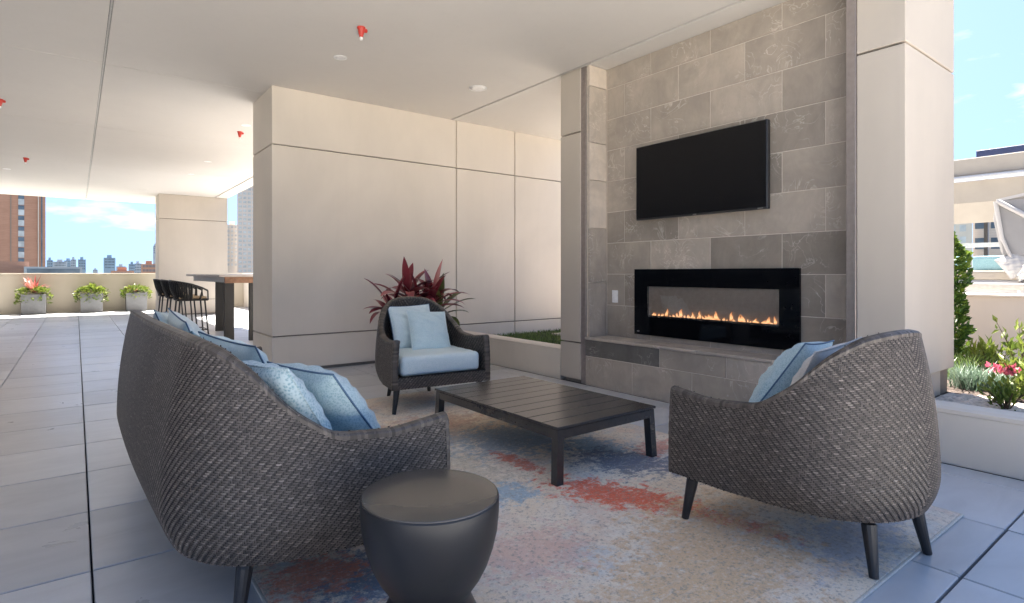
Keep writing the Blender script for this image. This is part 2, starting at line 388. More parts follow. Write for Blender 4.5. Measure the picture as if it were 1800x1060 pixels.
# cut strip along the kerb / hearth and the open deck past the lounge
for j, y in enumerate(ye):
    if y < 6.4:
        part('paver', box(PX0+PXP*6+.004, 3.93, y+.004, y+PYP-.004, -.042, -.0005, .003), 'paver', deck)
    elif y > 6.9 and y+PYP < 19.6:
        for xx in (PX0+PXP*6,): rest.append(box(xx+.004, xx+PXP-.004, y+.004, y+PYP-.004, -.042, 0))
part('paver_field', join(*rest), 'paver', deck, kind='stuff'); part('bounce_paver_field', join(*pale), 'bouncepav', deck, kind='stuff')

# ------------------------------------------------------------------ ceiling
RX, RY = -13.0, 1.6
roof = thing('ceiling', None, None, (0, 0, CZ), kind='structure')
part('roof_slab', join(box(RX, 3.5, RY, 3.7, CZ+.03, CZ+.55), box(3.5, 5.0, 1.15, 3.7, CZ+.03, CZ+.55), box(RX, 6.05, 3.7, 6.95, CZ+.03, CZ+.55), box(RX, 3.25, 6.95, 18.67, CZ+.03, CZ+.55)), 'wbase', roof, True)
def cp(x0, x1, y0, y1): part('ceiling_panel', box(x0, x1, y0, y1, CZ, CZ+.028, .002), 'ceil', roof, True)
YJ = [RY, 6.467, 9.30, 12.6, 15.7, 18.67]
for a, b in zip(YJ[:-1], YJ[1:]):
    cp(RX, .201, a+.0055, b-.0055)
    xr = 3.905 if b < 6.6 else 2.93
    cp(.222, xr, a+.0055, b-.0055)
cp(3.94, 5.0, 1.15, 3.72); cp(3.5, 3.905, 1.15, RY); cp(3.94, 6.05, 3.725, 6.94); cp(2.955, 3.25, 6.95, 18.667)
for a, b in zip(YJ[:-1], YJ[1:]): part('joint_channel', box(.205, .218, a, b, CZ+.004, CZ+.02), 'whitem', roof, True)

# ------------------------------------------------------------------ panelled walls and pillars
RV = (.392, 2.44)
def panelled(name, label, x0, x1, y0, y1, xs, faces, cat='wall', mat='plaster', z0=.0, zt=CZ, rv=RV, base=.035, t=.03, gap=.013):
    o = thing(name, label, cat, ((x0+x1)/2, (y0+y1)/2, 0))
    part('core', box(x0+t, x1-t, y0+t, y1-t, z0, zt-.002), 'joint', o, True)
    zs = [base, *rv, zt-.001]
    for za, zb in zip(zs[:-1], zs[1:]):
        a = za+(gap/2 if za != base else 0); b = zb-(gap/2 if zb < zt-.01 else 0)
        cuts = [x0, *xs, x1]
        for p, q in zip(cuts[:-1], cuts[1:]):
            pa = p+(gap/2 if p != x0 else 0); qa = q-(gap/2 if q != x1 else 0)
            part('wall_panel', box(pa, qa, y0, y1, a, b, .004), mat, o, True)
    return o
panelled('panelled_wall', 'long cream plaster wall with recessed joints behind the far armchair', 1.668, 6.6, 6.15, 6.94, [3.99, 4.97], 'SNWE')
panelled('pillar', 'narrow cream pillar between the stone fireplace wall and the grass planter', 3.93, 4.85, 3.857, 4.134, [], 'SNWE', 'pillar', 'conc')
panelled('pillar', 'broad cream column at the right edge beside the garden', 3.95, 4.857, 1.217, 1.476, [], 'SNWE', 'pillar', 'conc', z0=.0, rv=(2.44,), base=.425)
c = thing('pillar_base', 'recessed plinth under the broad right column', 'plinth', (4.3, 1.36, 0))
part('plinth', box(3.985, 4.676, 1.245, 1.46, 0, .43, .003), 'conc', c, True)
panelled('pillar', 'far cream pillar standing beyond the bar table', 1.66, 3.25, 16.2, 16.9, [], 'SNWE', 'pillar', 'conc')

bf = thing('blocker_facade', 'added dark facade out of view, blocking light from the left', 'facade', (-6.4, 8, 0))  # added out of view to cut the light from the left
part('wall', box(-6.7, -6.4, 1.3, 15.5, 0, CZ-.003), 'trim', bf, True)
for k in range(9): part('blocker_pane', box(-6.4, -6.37, 1.45+1.55*k, 2.9+1.55*k, .12, 2.8), 'win', bf, True)
# ------------------------------------------------------------------ stone fireplace wall
XS, XB = 4.18, 3.935
fw = thing('stone_fireplace_wall', 'grey stone tiled wall holding the fireplace and the television', 'wall', (4.4, 2.6, 0))
part('backing', join(box(XS+.0035, 4.8, 1.534, 3.76, 0, CZ-.003)), 'grout', fw, True)
zr = [.46, .76, 1.06, 1.36, 1.66, 1.96, 2.26, 2.56, 2.86, CZ-.002]
def yof(u): r = (u-860)/987.4; dx = St+r*Ct; dy = Ct-r*St; return XS*dy/dx
odd = [yof(u) for u in (1143.7, 1248.3, 1374.5)]; even = [yof(u) for u in (1097.3, 1192.2, 1309, 1451)]
gp = .003
FPY, FPZ = (1.915, 3.385), (.51, 1.105)
for k, (za, zb) in enumerate(zip(zr[:-1], zr[1:])):
    js = odd if k % 2 == 0 else even
    ys = [3.742]+js+[1.52]
    for ya, yb in zip(ys[:-1], ys[1:]):
        d = random.uniform(-.001, .001)
        part('stone_tile', box(XS+d, XS+.02, yb+gp, ya-gp, za+gp, zb-gp, .0015), 'stone', fw, True)
# return beside the pillar (faces the camera) and hearth bench
zq = [0.44, .62, 1.22, 1.82, 2.42, CZ-.002]
part('return_backing', box(XB+.02, XS+.02, 3.762, 3.80, 0, CZ-.003), 'grout', fw, True)
for za, zb in zip([.46, .98, 1.5, 1.96, 2.32, 2.86], [.98, 1.5, 1.96, 2.32, 2.86, CZ-.002]):
    part('stone_tile', box(XB+.005, XS-.003, 3.745, 3.765, za+gp, zb-gp, .0015), 'stonel', fw, True)  # lighter stone copy: the light on this face is put into its colour
for y0, y1 in ((3.797, 3.856), (1.4765, 1.532)):
    part('edge_trim', box(XB+.003, XB+.05, y0, y1, .002, CZ-.003, .002), 'trim', fw, True)
hb = part('hearth_bench', box(XB+.0035, XS+.011, 1.535, 3.79, 0, .438), 'grout', fw, True)
low = [3.795]+[XB/XS*yof(u) for u in (1110.8, 1215.8, 1330)]+[1.535]
upp = [3.795]+[XB/XS*yof(u) for u in (1159, 1276.6, 1395)]+[1.535]
for i, (a, b) in enumerate(zip(low[:-1], low[1:])): part('stone_tile', box(XB, XB+.014, b+gp, a-gp, .004, .277-gp, .0015), 'stone', hb, True)
for i, (a, b) in enumerate(zip(upp[:-1], upp[1:])):
    part('stone_tile', box(XB-.0008*i, XB+.014, b+gp, a-gp, .277+gp, .433, .0015), 'stoned' if i == 0 else 'stone', hb, True, label='dark slate tile at the bench corner' if i == 0 else None)
tp = [3.795, 3.20, 2.60, 2.0, 1.535]
for a, b in zip(tp[:-1], tp[1:]): part('capping_slab', box(XB-.012, XS-.003, b+gp/2, a-gp/2, .436, .461, .004), 'stonel', hb, True)

# ------------------------------------------------------------------ fireplace insert
fi = thing('electric_fireplace', 'wide black glass linear fireplace with a row of small flames', 'fireplace', (4.16, 2.65, .51))
y0, y1 = FPY; z0, z1 = FPZ; oy0, oy1, oz0, oz1 = 2.06, 3.235, .675, .95
XF = XS-.028
for nm, bx in (('frame', (y0, y1, oz1, z1)), ('frame', (y0, y1, z0, oz0)), ('frame', (y0, oy0, oz0, oz1)), ('frame', (oy1, y1, oz0, oz1))):
    part(nm, box(XF, XS-.004, *bx), 'black', fi, True)
fb = part('firebox', join(box(XF+.016, XS-.006, oy0-.001, oy0+.002, oz0, oz1), box(XF+.016, XS-.006, oy1-.002, oy1+.001, oz0, oz1), box(XS-.007, XS-.004, oy0, oy1, oz0, oz1)), 'fbox', fi, True)
part('ember_bed', box(XF+.003, XS-.008, oy0+.004, oy1-.004, oz0, oz0+.016, .002), 'ember', fi, True)
def mat_flame():
    q = NT('gas_flame'); gz = q.n('ShaderNodeSeparateXYZ', {0: q.n('ShaderNodeTexCoord').outputs['Generated']}).outputs['Z']
    c = q.ramp(gz, [(0, (1.0, .36, .12)), (.3, (1, .54, .26)), (.65, (1, .46, .20)), (1, (.8, .24, .08))])
    s = q.ramp(gz, [(0, .35), (.3, 1.0), (1, .35)])
    q.set(Base_Color=(0, 0, 0, 1), Emission_Color=c, Emission_Strength=q.math('MULTIPLY', s, .25), Specular_IOR_Level=0.0, Alpha=q.ramp(gz, [(0, .55), (.35, .9), (1, .35)])); return q.m
M['flame'] = mat_flame()
fy = oy1-.05
while fy > oy0+.03:
    h = random.choice([.02, .025, .03, .035, .04, .05, .06, .03, .078])*random.uniform(.85, 1.15); w = random.uniform(.008, .019)*(.7+.3*h/.08); ln = random.uniform(-.02, .02)
    pr = [(.5, 0), (.9, .10), (1, .24), (.82, .42), (.55, .62), (.30, .8), (.12, .93), (.02, 1)]
    V, F = lathe([(w*r, h*z) for r, z in pr], 10)
    V = [(XF+.0105+p[0]*.25, fy+p[1]*(1+.25*math.sin(p[2]*90+fy*40))+ln*(p[2]/h)**2+.004*math.sin(p[2]*110+fy*70), oz0+.010+p[2]) for p in V]
    part('flame', (V, F), 'flame', fi, True, True)
    fy -= random.choice([.010, .014, .02, .028, .04])
q = NT('fireplace_glass'); q.set(Base_Color=(.9, .9, .9, 1), Roughness=.02, Transmission_Weight=1.0, IOR=1.45); M['pane'] = q.m
q = NT('thin_glass')
gl = q.n('ShaderNodeBsdfGlossy', {'Roughness': .02, 'Color': (.9, .9, .9, 1)}); tb = q.n('ShaderNodeBsdfTransparent', {'Color': (.93, .93, .93, 1)})
fr = q.n('ShaderNodeFresnel', {'IOR': 1.5}); ms = q.n('ShaderNodeMixShader', {'Fac': q.math('MULTIPLY', fr.outputs[0], .8)})
q.l(tb.outputs[0], ms.inputs[1]); q.l(gl.outputs[0], ms.inputs[2]); q.l(ms.outputs[0], q.t.nodes['Material Output'].inputs['Surface']); M['pane'] = q.m
part('glass_pane', box(XF+.0005, XF+.002, oy0+.001, oy1-.001, oz0+.001, oz1-.001), 'pane', fi, True)
lp = lathe([(.012, 0), (.012, .0012)], 16)
part('maker_badge', [(XF-.0012+p[2], y1-.045+p[1]*1.2, z0+.03+p[0]*.55) for p in lp[0]] and ([(XF-.0014+p[2], y1-.045+p[1]*1.2, z0+.03+p[0]*.55) for p in lp[0]], lp[1]), 'steel', fi, True)

# ------------------------------------------------------------------ television, switch
tv = thing('television', 'large black flat screen television mounted above the fireplace', 'television', (4.1, 2.72, 1.54))
tx = 4.085; ty0, ty1, tz0, tz1 = 2.115, 3.315, 1.545, 2.205
part('housing', box(tx+.004, tx+.05, ty0, ty1, tz0, tz1, .004), 'bezel', tv, True)
part('screen', box(tx, tx+.006, ty0+.007, ty1-.007, tz0+.014, tz1-.007, .001), 'screen', tv, True)
part('wall_mount', box(tx+.048, XS-.002, 2.5, 2.93, 1.7, 2.05), 'bezel', tv, True)
part('logo', box(tx-.001, tx+.004, 2.70, 2.73, tz0+.004, tz0+.009), 'steel', tv, True)
part('sensor', box(tx-.001, tx+.005, 2.145, 2.185, tz0+.004, tz0+.010), 'steel', tv, True)
sw = thing('light_switch', 'small white switch plate on the stone wall left of the fireplace', 'switch', (XS, 3.635, .79))
part('plate', box(XS-.008, XS-.0015, 3.60, 3.672, .785, .905, .003), 'white', sw, True)
part('rocker', box(XS-.013, XS-.007, 3.622, 3.65, .815, .875, .002), 'white', sw, True)

# ------------------------------------------------------------------ planters: kerbs, soil, grass
def kerb(label, ya, yb, zt=.32, x0=3.935):
    o = thing('planter_kerb', label, 'kerb', (x0+.08, (ya+yb)/2, 0))
    part('kerb_wall', box(x0, x0+.16, ya, yb, 0, zt-.035, .003), 'kerb', o, True)
    V = [(x0-.004, ya, zt-.034), (x0-.004, ya, zt-.012), (x0+.02, ya, zt), (x0+.16, ya, zt), (x0+.16, ya, zt-.034)]
    V += [(p[0], yb, p[2]) for p in V]; F = [[0, 1, 2, 3, 4], [9, 8, 7, 6, 5]]+[[i, i+5, (i+1) % 5+5, (i+1) % 5] for i in range(5)]
    part('coping', (V, F), 'kerb', o, True); return o
kerb('low cream kerb of the grass planter under the long wall', 4.137, 6.147)
kerb('low cream kerb of the flower bed behind the near armchair', -3.0, 1.214)
def blades(n, fx, hl, wd, lean=.5):
    V, F, T = [], [], []
    for _ in range(n):
        x, y, z = fx(); a = random.uniform(0, 6.283); h = random.uniform(*hl); w = wd*random.uniform(.7, 1.2); d = h*lean*random.uniform(.2, 1)
        ca, sa = math.cos(a), math.sin(a); k = len(V)
        V += [(x-sa*w, y+ca*w, z), (x+sa*w, y-ca*w, z), (x+ca*d*.4+sa*w*.8, y+sa*d*.4-ca*w*.8, z+h*.6), (x+ca*d*.4-sa*w*.8, y+sa*d*.4+ca*w*.8, z+h*.6), (x+ca*d, y+sa*d, z+h)]
        F += [[k, k+1, k+2, k+3], [k+3, k+2, k+4]]; t = random.random(); T += [t, t]
    return (V, F), T
def terrain(name, x0, x1, y0, y1, z, amp, mat, n=40):
    V = []; F = []
    for i in range(n+1):
        for j in range(n+1):
            x = x0+(x1-x0)*i/n; y = y0+(y1-y0)*j/n
            V.append((x, y, z+amp*(math.sin(x*3.1+y*2.3)*math.sin(y*4.1-x)+.5*random.uniform(-1, 1))))
    for i in range(n):
        for j in range(n): k = i*(n+1)+j; F.append([k, k+n+1, k+n+2, k+1])
    return part(name, (V, F), mat, None, smooth=True, kind='structure')
terrain('grass_bed', 4.09, 6.62, 4.12, 6.16, .215, .010, 'mul')
vf, T = blades(9000, lambda: (random.uniform(4.12, 6.2), random.uniform(4.15, 6.1), .21), (.02, .06), .004)
tag(part('grass', vf, 'lgrass', tone=T, kind='stuff'), 'short green grass growing in the planter below the long wall', 'grass')
part('bounce_gravel_bed', box(5.25, 6.55, 4.2, 5.7, .15, .245), 'pebble', kind='structure')  # hidden pale bed added to bounce sun onto the alcove wall
terrain('flower_bed', 4.09, 6.9, -3, 3.6, .26, .015, 'mul')
bw = thing('planter_wall', 'low cream back wall of the flower bed with a white rail above', 'wall', (7.0, 0, 0))
part('wall_body', box(6.9, 7.12, -6, 8, 0, .845), 'kerb', bw, True); part('coping', box(6.88, 7.14, -6, 8, .845, .872, .006), 'kerb', bw, True)
part('footing', box(6.84, 6.899, -6, 8, .2, .335, .006), 'kerb', bw, True)
rl = thing('white_rail', 'white metal rail running above the flower bed wall', 'rail', (7.0, 0, .872))
part('top_rail', box(6.965, 7.035, -6, 8, .915, .975, .006), 'whitem', rl, True)
for k in range(10): part('post', box(6.985, 7.015, -5.55+1.35*k+.95, -5.5+1.35*k+.95, .872, .915), 'whitem', rl, True)

def leaf_cloud(n, fpos, size, droop=0.3, elong=2.0, up=.3):
    V, F, T = [], [], []
    for _ in range(n):
        p, nd, t = fpos(); d = Vector(nd)+Vector((random.gauss(0, .5), random.gauss(0, .5), random.gauss(up, .5))); d.normalize()
        L_ = size*random.uniform(.6, 1.25); w = L_/elong
        s = d.cross(Vector((random.gauss(0, 1), random.gauss(0, 1), random.gauss(0, 1)))).normalized(); n_ = s.cross(d)
        p = Vector(p); k = len(V)
        V += [tuple(p), tuple(p+d*L_*.45+s*w*.5+n_*w*.12), tuple(p+d*L_-n_*L_*droop*.4), tuple(p+d*L_*.45-s*w*.5+n_*w*.12)]
        F += [[k, k+1, k+2], [k, k+2, k+3]]; tt = min(1, max(0, t+random.gauss(0, .18))); T += [tt, tt]
    return (V, F), T
# columnar shrub beside the column
sh = thing('columnar_shrub', 'clipped green leafy column shrub behind the broad right column', 'shrub', (5.75, 1.48, .25))
def fsh():
    while True:
        a = random.uniform(0, 6.283); z = random.uniform(.42, 1.40); r = (.115+.022*math.sin(z*13)+.015*math.sin(z*29+a*2))*(1 if z < 1.22 else max(.12, 1-(z-1.22)/.2))*(1 if z > .6 else .6+.4*(z-.42)/.18)
        q_ = r*random.uniform(.55, 1)
        return (5.75+q_*math.cos(a), 1.48+q_*math.sin(a), z), (math.cos(a), math.sin(a), .4), .2+.5*random.random()+.25*(z > 1.1)
vf, T = leaf_cloud(2600, fsh, .045, .2, 1.5); part('foliage', vf, 'green', sh, True, tone=T)
part('stem', tube([(5.75, 1.48, .24), (5.755, 1.475, .7), (5.75, 1.48, 1.25)], [.018, .014, .006]), 'bark', sh, True)
# flowering bushes
def bush(label, cx, cy, h, r, n, mat, size, name='bush', el=2.2, flower=None, z=.26):
    o = thing(name, label, 'shrub', (cx, cy, z)); stems = []; V = []
    for k in range(9):
        a = random.uniform(0, 6.283); rr = r*random.uniform(.2, .95); hh = h*random.uniform(.45, 1)
        p0 = Vector((cx, cy, z-.01)); p2 = Vector((cx+rr*math.cos(a), cy+rr*math.sin(a), z+hh)); p1 = p0.lerp(p2, .5)+Vector((0, 0, hh*.12))
        stems.append((p0, p1, p2)); V.append(tube([p0, p1, p2], [.005, .004, .002], 5))
    part('stems', join(*V), 'bark', o, True)
    def f():
        s = random.choice(stems); t = random.uniform(.25, 1); p = s[0].lerp(s[1], t*2) if t < .5 else s[1].lerp(s[2], t*2-1)
        p = p+Vector((random.gauss(0, .02), random.gauss(0, .02), random.gauss(0, .015))); return p, (p-s[0]).normalized(), t*.8
    vf, T = leaf_cloud(n, f, size, .5, el); part('foliage', vf, mat, o, True, tone=T)
    if flower:
        fx, fy_, fz = flower; vf, T = leaf_cloud(130, lambda: ((fx+random.gauss(0, .028), fy_+random.gauss(0, .028), fz+random.gauss(0, .014)), (0, 0, 1), random.random()), .035, .3, 1.4)
        part('flower_head', vf, 'pink', o, True, tone=T, kind='stuff')
    return o
bush('yellow green leafy bush with a pink flower at the right edge', 4.80, .84, .30, .24, 420, 'lime', .055, flower=(4.80, .945, .44))
bush('small lime shoots beside the pink flower near the kerb', 4.42, .86, .17, .15, 160, 'lime', .05)
bush('tall thin yellow green twig rising behind the pink flower', 5.25, .93, .52, .22, 170, 'lime', .055)
bush('young green plant between the blue grass and the far garden wall', 5.75, 1.22, .26, .22, 280, 'lime', .075, el=4)
bush('low green ground plant at the foot of the column shrub', 5.9, 1.50, .22, .2, 240, 'green', .06)
def tuft(label, cx, cy, n, hl, mat='bgrass', r=.14):
    o = thing('grass_tuft', label, 'grass clump', (cx, cy, .26))
    vf, T = blades(n, lambda: (cx+random.gauss(0, r*.4), cy+random.gauss(0, r*.4), .255), hl, .0035, 1.1); part('blades', vf, mat, o, True, tone=T)
tuft('silvery blue grass clump close to the column plinth', 5.02, 1.16, 360, (.10, .2))
tuft('spiky green grass clump behind the blue grass', 5.45, 1.30, 220, (.12, .24), 'lgrass')
tuft('low blue green clump in front of the dark soil', 5.25, 1.05, 220, (.07, .15))
pb = []
ico = box(-1, 1, -1, 1, -1, 1, .55)
for _ in range(900):
    x = random.uniform(4.11, 4.75); y = random.uniform(-.3, 1.2); s = random.uniform(.006, .016)
    pb.append(xf(ico, Matrix.Translation((x, y, .262+.004)) @ Matrix.Rotation(random.uniform(0, 3), 4, 'Z') @ Matrix.Diagonal((s, s*random.uniform(.7, 1), s*.6, 1))))
tag(part('gravel', join(*pb), 'pebble', kind='stuff'), 'pale gravel strip along the inside of the flower bed kerb', 'gravel')
tag(part('gravel_strip', box(4.1, 4.72, -2.9, 1.21, .2, .268), 'gravel'), None, None, None, 'structure')

# ------------------------------------------------------------------ wicker furniture
ZB = .20
TOPZ = [(.60, .575), (.40, .567), (.20, .543), (.0, .560), (-.13, .648), (-.25, .765), (-.35, .832), (-.43, .862), (-.6, .866)]
def topz(y):
    for (a, za), (b, zb) in zip(TOPZ[:-1], TOPZ[1:]):
        if b <= y <= a: t = (a-y)/(a-b); return za+(zb-za)*t
    return TOPZ[0][1] if y > .6 else TOPZ[-1][1]
class Plan:
    def __init__(s, Wf, Wm, yf, yc, yb, a, n):
        P = []
        for k in range(12): t = k/12; P.append((Wf+(Wm-Wf)*t, yf+(yc-yf)*t))
        for k in range(41): t = math.pi/2*k/40; P.append((Wm-a+a*max(0, math.cos(t))**(2/n), yc-(yc-yb)*math.sin(t)**(2/n)))
        if Wm-a > .01:
            for k in range(1, 20): P.append(((Wm-a)*(1-k/20), yb-.012*math.sin(math.pi/2*k/20)))
            P.append((0, yb-.012))
        P += [(-x, y) for x, y in P[-2::-1]]
        P = np.array(P); d = np.r_[0, np.cumsum(np.hypot(*np.diff(P, axis=0).T))]; s.L = d[-1]
        N = int(s.L/.012); s.u = np.linspace(0, s.L, N*2+1)
        s.P = np.c_[np.interp(s.u, d, P[:, 0]), np.interp(s.u, d, P[:, 1])]
        for _ in range(12): s.P[1:-1] = (s.P[:-2]+2*s.P[1:-1]+s.P[2:])/4
        t = np.gradient(s.P, axis=0); t /= np.linalg.norm(t, axis=1)[:, None]; s.N = np.c_[t[:, 1], -t[:, 0]]
        c = s.P.mean(0); mid = len(s.P)//2
        if np.dot(s.N[mid], s.P[mid]-c) < 0: s.N = -s.N
        s.top = np.array([topz(y) for y in s.P[:, 1]])
        for _ in range(25): s.top[1:-1] = (s.top[:-2]+2*s.top[1:-1]+s.top[2:])/4
    def at(s, u, z, off=0.0):
        u = np.asarray(u, float); z = np.asarray(z, float)
        p = np.stack([np.interp(u, s.u, s.P[:, 0]), np.interp(u, s.u, s.P[:, 1])], -1); n = np.stack([np.interp(u, s.u, s.N[:, 0]), np.interp(u, s.u, s.N[:, 1])], -1)
        n /= np.linalg.norm(n, axis=-1, keepdims=True)
        h = (z-ZB)/.66; inn = -.062*np.clip(h, 0, 2)**2 - .035*np.clip(1-(z-ZB)/.13, 0, 1)**2*np.clip((.12-p[..., 1])/.25, 0, 1) + .006*np.sin(np.clip(h, 0, 1)*math.pi)
        q_ = p+n*(inn+off)[..., None]
        return np.concatenate([q_, z[..., None]], -1)
    def ztop(s, u): return np.interp(u, s.u, s.top)
def weave(fn, keep, nu, nv, cu, cv, amp=.0021, mid=None):
    """2/2 twill of real strands; fn(u,v,off)->xyz, keep(u,v)->bool; mirrored about column mid (chevron)"""
    V, F, T = [], [], []; ts = np.linspace(-.12, 1.12, 4); hs = np.sin(np.clip((ts+.12)/1.24, 0, 1)*math.pi)*amp*1.35-amp*.35
    ws = np.array([.11, .5, .89]); hw = np.array([0, .35, 0])*amp
    for i in range(-2, nu):
        for j in range(-2, nv):
            ii = i if mid is None or i < mid else 2*mid-1-i
            m_ = (ii+j) % 4
            mir = mid is not None and i >= mid
            if (m_ == 0 and not mir) or (m_ == 1 and mir): # weft float over 2 columns
                uu = (i+ts*2)*cu; vv = (j+ws)*cv; U, Vv = np.meshgrid(uu, vv, indexing='ij'); off = hs[:, None]+hw[None]
            elif m_ == 2:                                  # warp float over 2 rows
                vv = (j+ts*2)*cv; uu = (i+ws)*cu; Vv, U = np.meshgrid(vv, uu, indexing='ij'); off = hs[:, None]+hw[None]
            else: continue
            if Vv.min() < -.3*cv or not keep((U.min()+U.max())/2, (Vv.min()+Vv.max())/2): continue
            V.append((U, Vv, off)); T.append(.56+random.gauss(0, .09) if m_ != 2 else .31+random.gauss(0, .08))
    U = np.stack([a[0] for a in V]); Vv = np.stack([a[1] for a in V]); O = np.stack([a[2] for a in V])
    P = fn(U, Vv, O).reshape(-1, 3); K = len(V)
    q_ = [[a*3+b, (a+1)*3+b, (a+1)*3+b+1, a*3+b+1] for a in range(3) for b in range(2)]
    F = (np.array(q_)[None]+(np.arange(K)*12)[:, None, None]).reshape(-1, 4)
    tt = np.clip(np.array(T), 0, 1)
    return (P, F), np.repeat(tt, 6)
def wicker_seat(name, label, cat, loc, rz, plan, legs, group=None, inner=True):
    o = thing(name, label, cat, loc, rz, group); p = plan; C = .0068
    nu = int(p.L/C); cu = p.L/nu
    shell = None
    # core shell (outer + inner skins, closed)
    us = p.u[::2]; nz_ = 14; th = .042
    zt = p.ztop(us)-.004
    Zg = ZB+(zt[:, None]-ZB)*np.linspace(0, 1, nz_)[None]; Ug = np.repeat(us[:, None], nz_, 1)
    A = p.at(Ug, Zg, np.full(Ug.shape, -.003)); B = p.at(Ug, Zg, np.full(Ug.shape, -th)); n = len(us)
    Vc = np.concatenate([A.reshape(-1, 3), B.reshape(-1, 3)]); F = []; ob = n*nz_
    for i in range(n-1):
        for j in range(nz_-1):
            k = i*nz_+j; F.append([k, k+nz_, k+nz_+1, k+1]); k += ob; F.append([k+1, k+nz_+1, k+nz_, k])
        k = i*nz_; F.append([k, k+ob, k+nz_+ob, k+nz_]); k += nz_-1; F.append([k, k+nz_, k+nz_+ob, k+ob])
    for i in (0, n-1):
        for j in range(nz_-1): k = i*nz_+j; F.append([k, k+1, k+1+ob, k+ob] if i else [k+ob, k+1+ob, k+1, k])
    shell = part('shell', (Vc, F), 'wbase', o, smooth=True)
    (vf, T) = weave(lambda U, Z, O: p.at(np.clip(U, 0, p.L), ZB+Z, O), lambda u, v: 0 <= u <= p.L and 0 <= v < float(p.ztop(u))-ZB-.002, nu, int(.7/C), cu, C, mid=nu//2)
    part('woven_skin', vf, 'wicker', shell, tone=T, smooth=True)
    if inner:
        (vf, T) = weave(lambda U, Z, O: p.at(np.clip(U, 0, p.L), ZB+Z, -th-O), lambda u, v: 0 <= u <= p.L and .06 <= v < float(p.ztop(u))-ZB-.004, int(p.L/.0092), int(.7/.0092), p.L/int(p.L/.0092), .0092, mid=int(p.L/.0092)//2)
        part('woven_lining', vf, 'wicker', shell, tone=T, smooth=True)
    # wrapped rim: one closed band over the top edge and down the arm fronts
    ring = []
    for uu, zz in [(us[0], z) for z in np.linspace(ZB, zt[0]-.012, 26)]+[(u, z+.002) for u, z in zip(us, zt)]+[(us[-1], z) for z in np.linspace(zt[-1]-.012, ZB, 26)]:
        ring.append((uu, zz))
    Vr, Fr, Tr = [], [], []; offs = [(.004, -.012), (.004, 0), (-.004, .007), (-th/2, .011), (-th+.004, .007), (-th-.004, 0), (-th-.004, -.012)]
    for k, (uu, zz) in enumerate(ring):
        edge = k < 26 or k >= len(ring)-26
        wob = .0011*math.sin(k*2.4)
        c0 = p.at(np.array(uu), np.array(zz), np.array(0.0)); cen = p.at(np.array(uu), np.array(zz), np.array(-th/2))
        if edge:
            d = 1 if k < 26 else -1; tdir = p.P[0]-p.P[2] if d == 1 else p.P[-1]-p.P[-3]; tdir = tdir/np.linalg.norm(tdir)
        for a, b in offs:
            q_ = p.at(np.array(uu), np.array(zz), np.array(a+wob))
            if edge: Vr.append((q_[0]+tdir[0]*b, q_[1]+tdir[1]*b, q_[2]))
            else: Vr.append((q_[0], q_[1], q_[2]+b))
    m_ = len(offs)
    for k in range(len(ring)-1):
        t = .42+random.gauss(0, .1)
        for a in range(m_-1): Fr.append([k*m_+a, (k+1)*m_+a, (k+1)*m_+a+1, k*m_+a+1]); Tr.append(t)
    part('rim', (Vr, Fr), 'wicker', shell, tone=Tr)
    # front rail, underside
    xf_ = p.P[0][0]-.03; yf = p.P[0][1]+.003
    rail = part('front_rail', box(-xf_, xf_, yf-.045, yf-.003, ZB, .287), 'wbase', o)
    nn = int(2*xf_/C)
    (vf, T) = weave(lambda U, Z, O: np.stack([-xf_+U, yf+O, ZB+Z+0*O], -1), lambda u, v: 0 < u < 2*xf_ and 0 <= v < .088, nn, 13, 2*xf_/nn, C)
    part('rail_weave', vf, 'wicker', rail, tone=T, smooth=True)
    part('rail_cap', box(-xf_, xf_, yf-.045, yf+.003, .2865, .292, .002), 'wbase', rail)
    bot = p.at(p.u[::4], np.full(len(p.u[::4]), ZB+.012), np.full(len(p.u[::4]), -.03))
    part('underside', ([tuple(b) for b in bot], [list(range(len(bot)))]), 'wbase', o)
    part('seat_deck', ([(b[0]*.93, b[1]*.93, .27) for b in bot], [list(range(len(bot)))[::-1]]), 'wbase', o)
    for (lx, ly, zf) in legs:
        sx = .045*(1 if lx > 0 else -1); sy = .03 if ly > 0 else -.05
        part('leg', tube([(lx-sx*.25, ly-sy*.25, ZB+.012), (lx, ly, ZB-.02), (lx+sx*.6, ly+sy*.6, zf)], [.026, .025, .015], 14), 'legm', o, smooth=False)
    return o
def cushion(w, d, h, r=.034, nx=22, sag=.012):
    """boxed seat cushion centred at origin, base z=0, rounded edges, crowned top"""
    bm = bmesh.new(); bmesh.ops.create_cube(bm, size=1)
    for v in bm.verts: v.co = (v.co.x*w, v.co.y*d, (v.co.z+.5)*h)
    bmesh.ops.bevel(bm, geom=list(bm.edges), offset=r, segments=4, affect='EDGES', profile=.5)
    bmesh.ops.subdivide_edges(bm, edges=[e for e in bm.edges if e.calc_length() > .12], cuts=10, use_grid_fill=True)
    for v in bm.verts:
        a = max(0, 1-(2*v.co.x/w)**2)*max(0, 1-(2*v.co.y/d)**2)
        if v.co.z > h*.5: v.co.z += sag*a+.0035*math.sin(v.co.x*23+v.co.y*17)*math.sin(v.co.y*31-v.co.x*9)
    bm.verts.index_update(); r_ = ([tuple(v.co) for v in bm.verts], [[v.index for v in f.verts] for f in bm.faces]); bm.free(); return r_
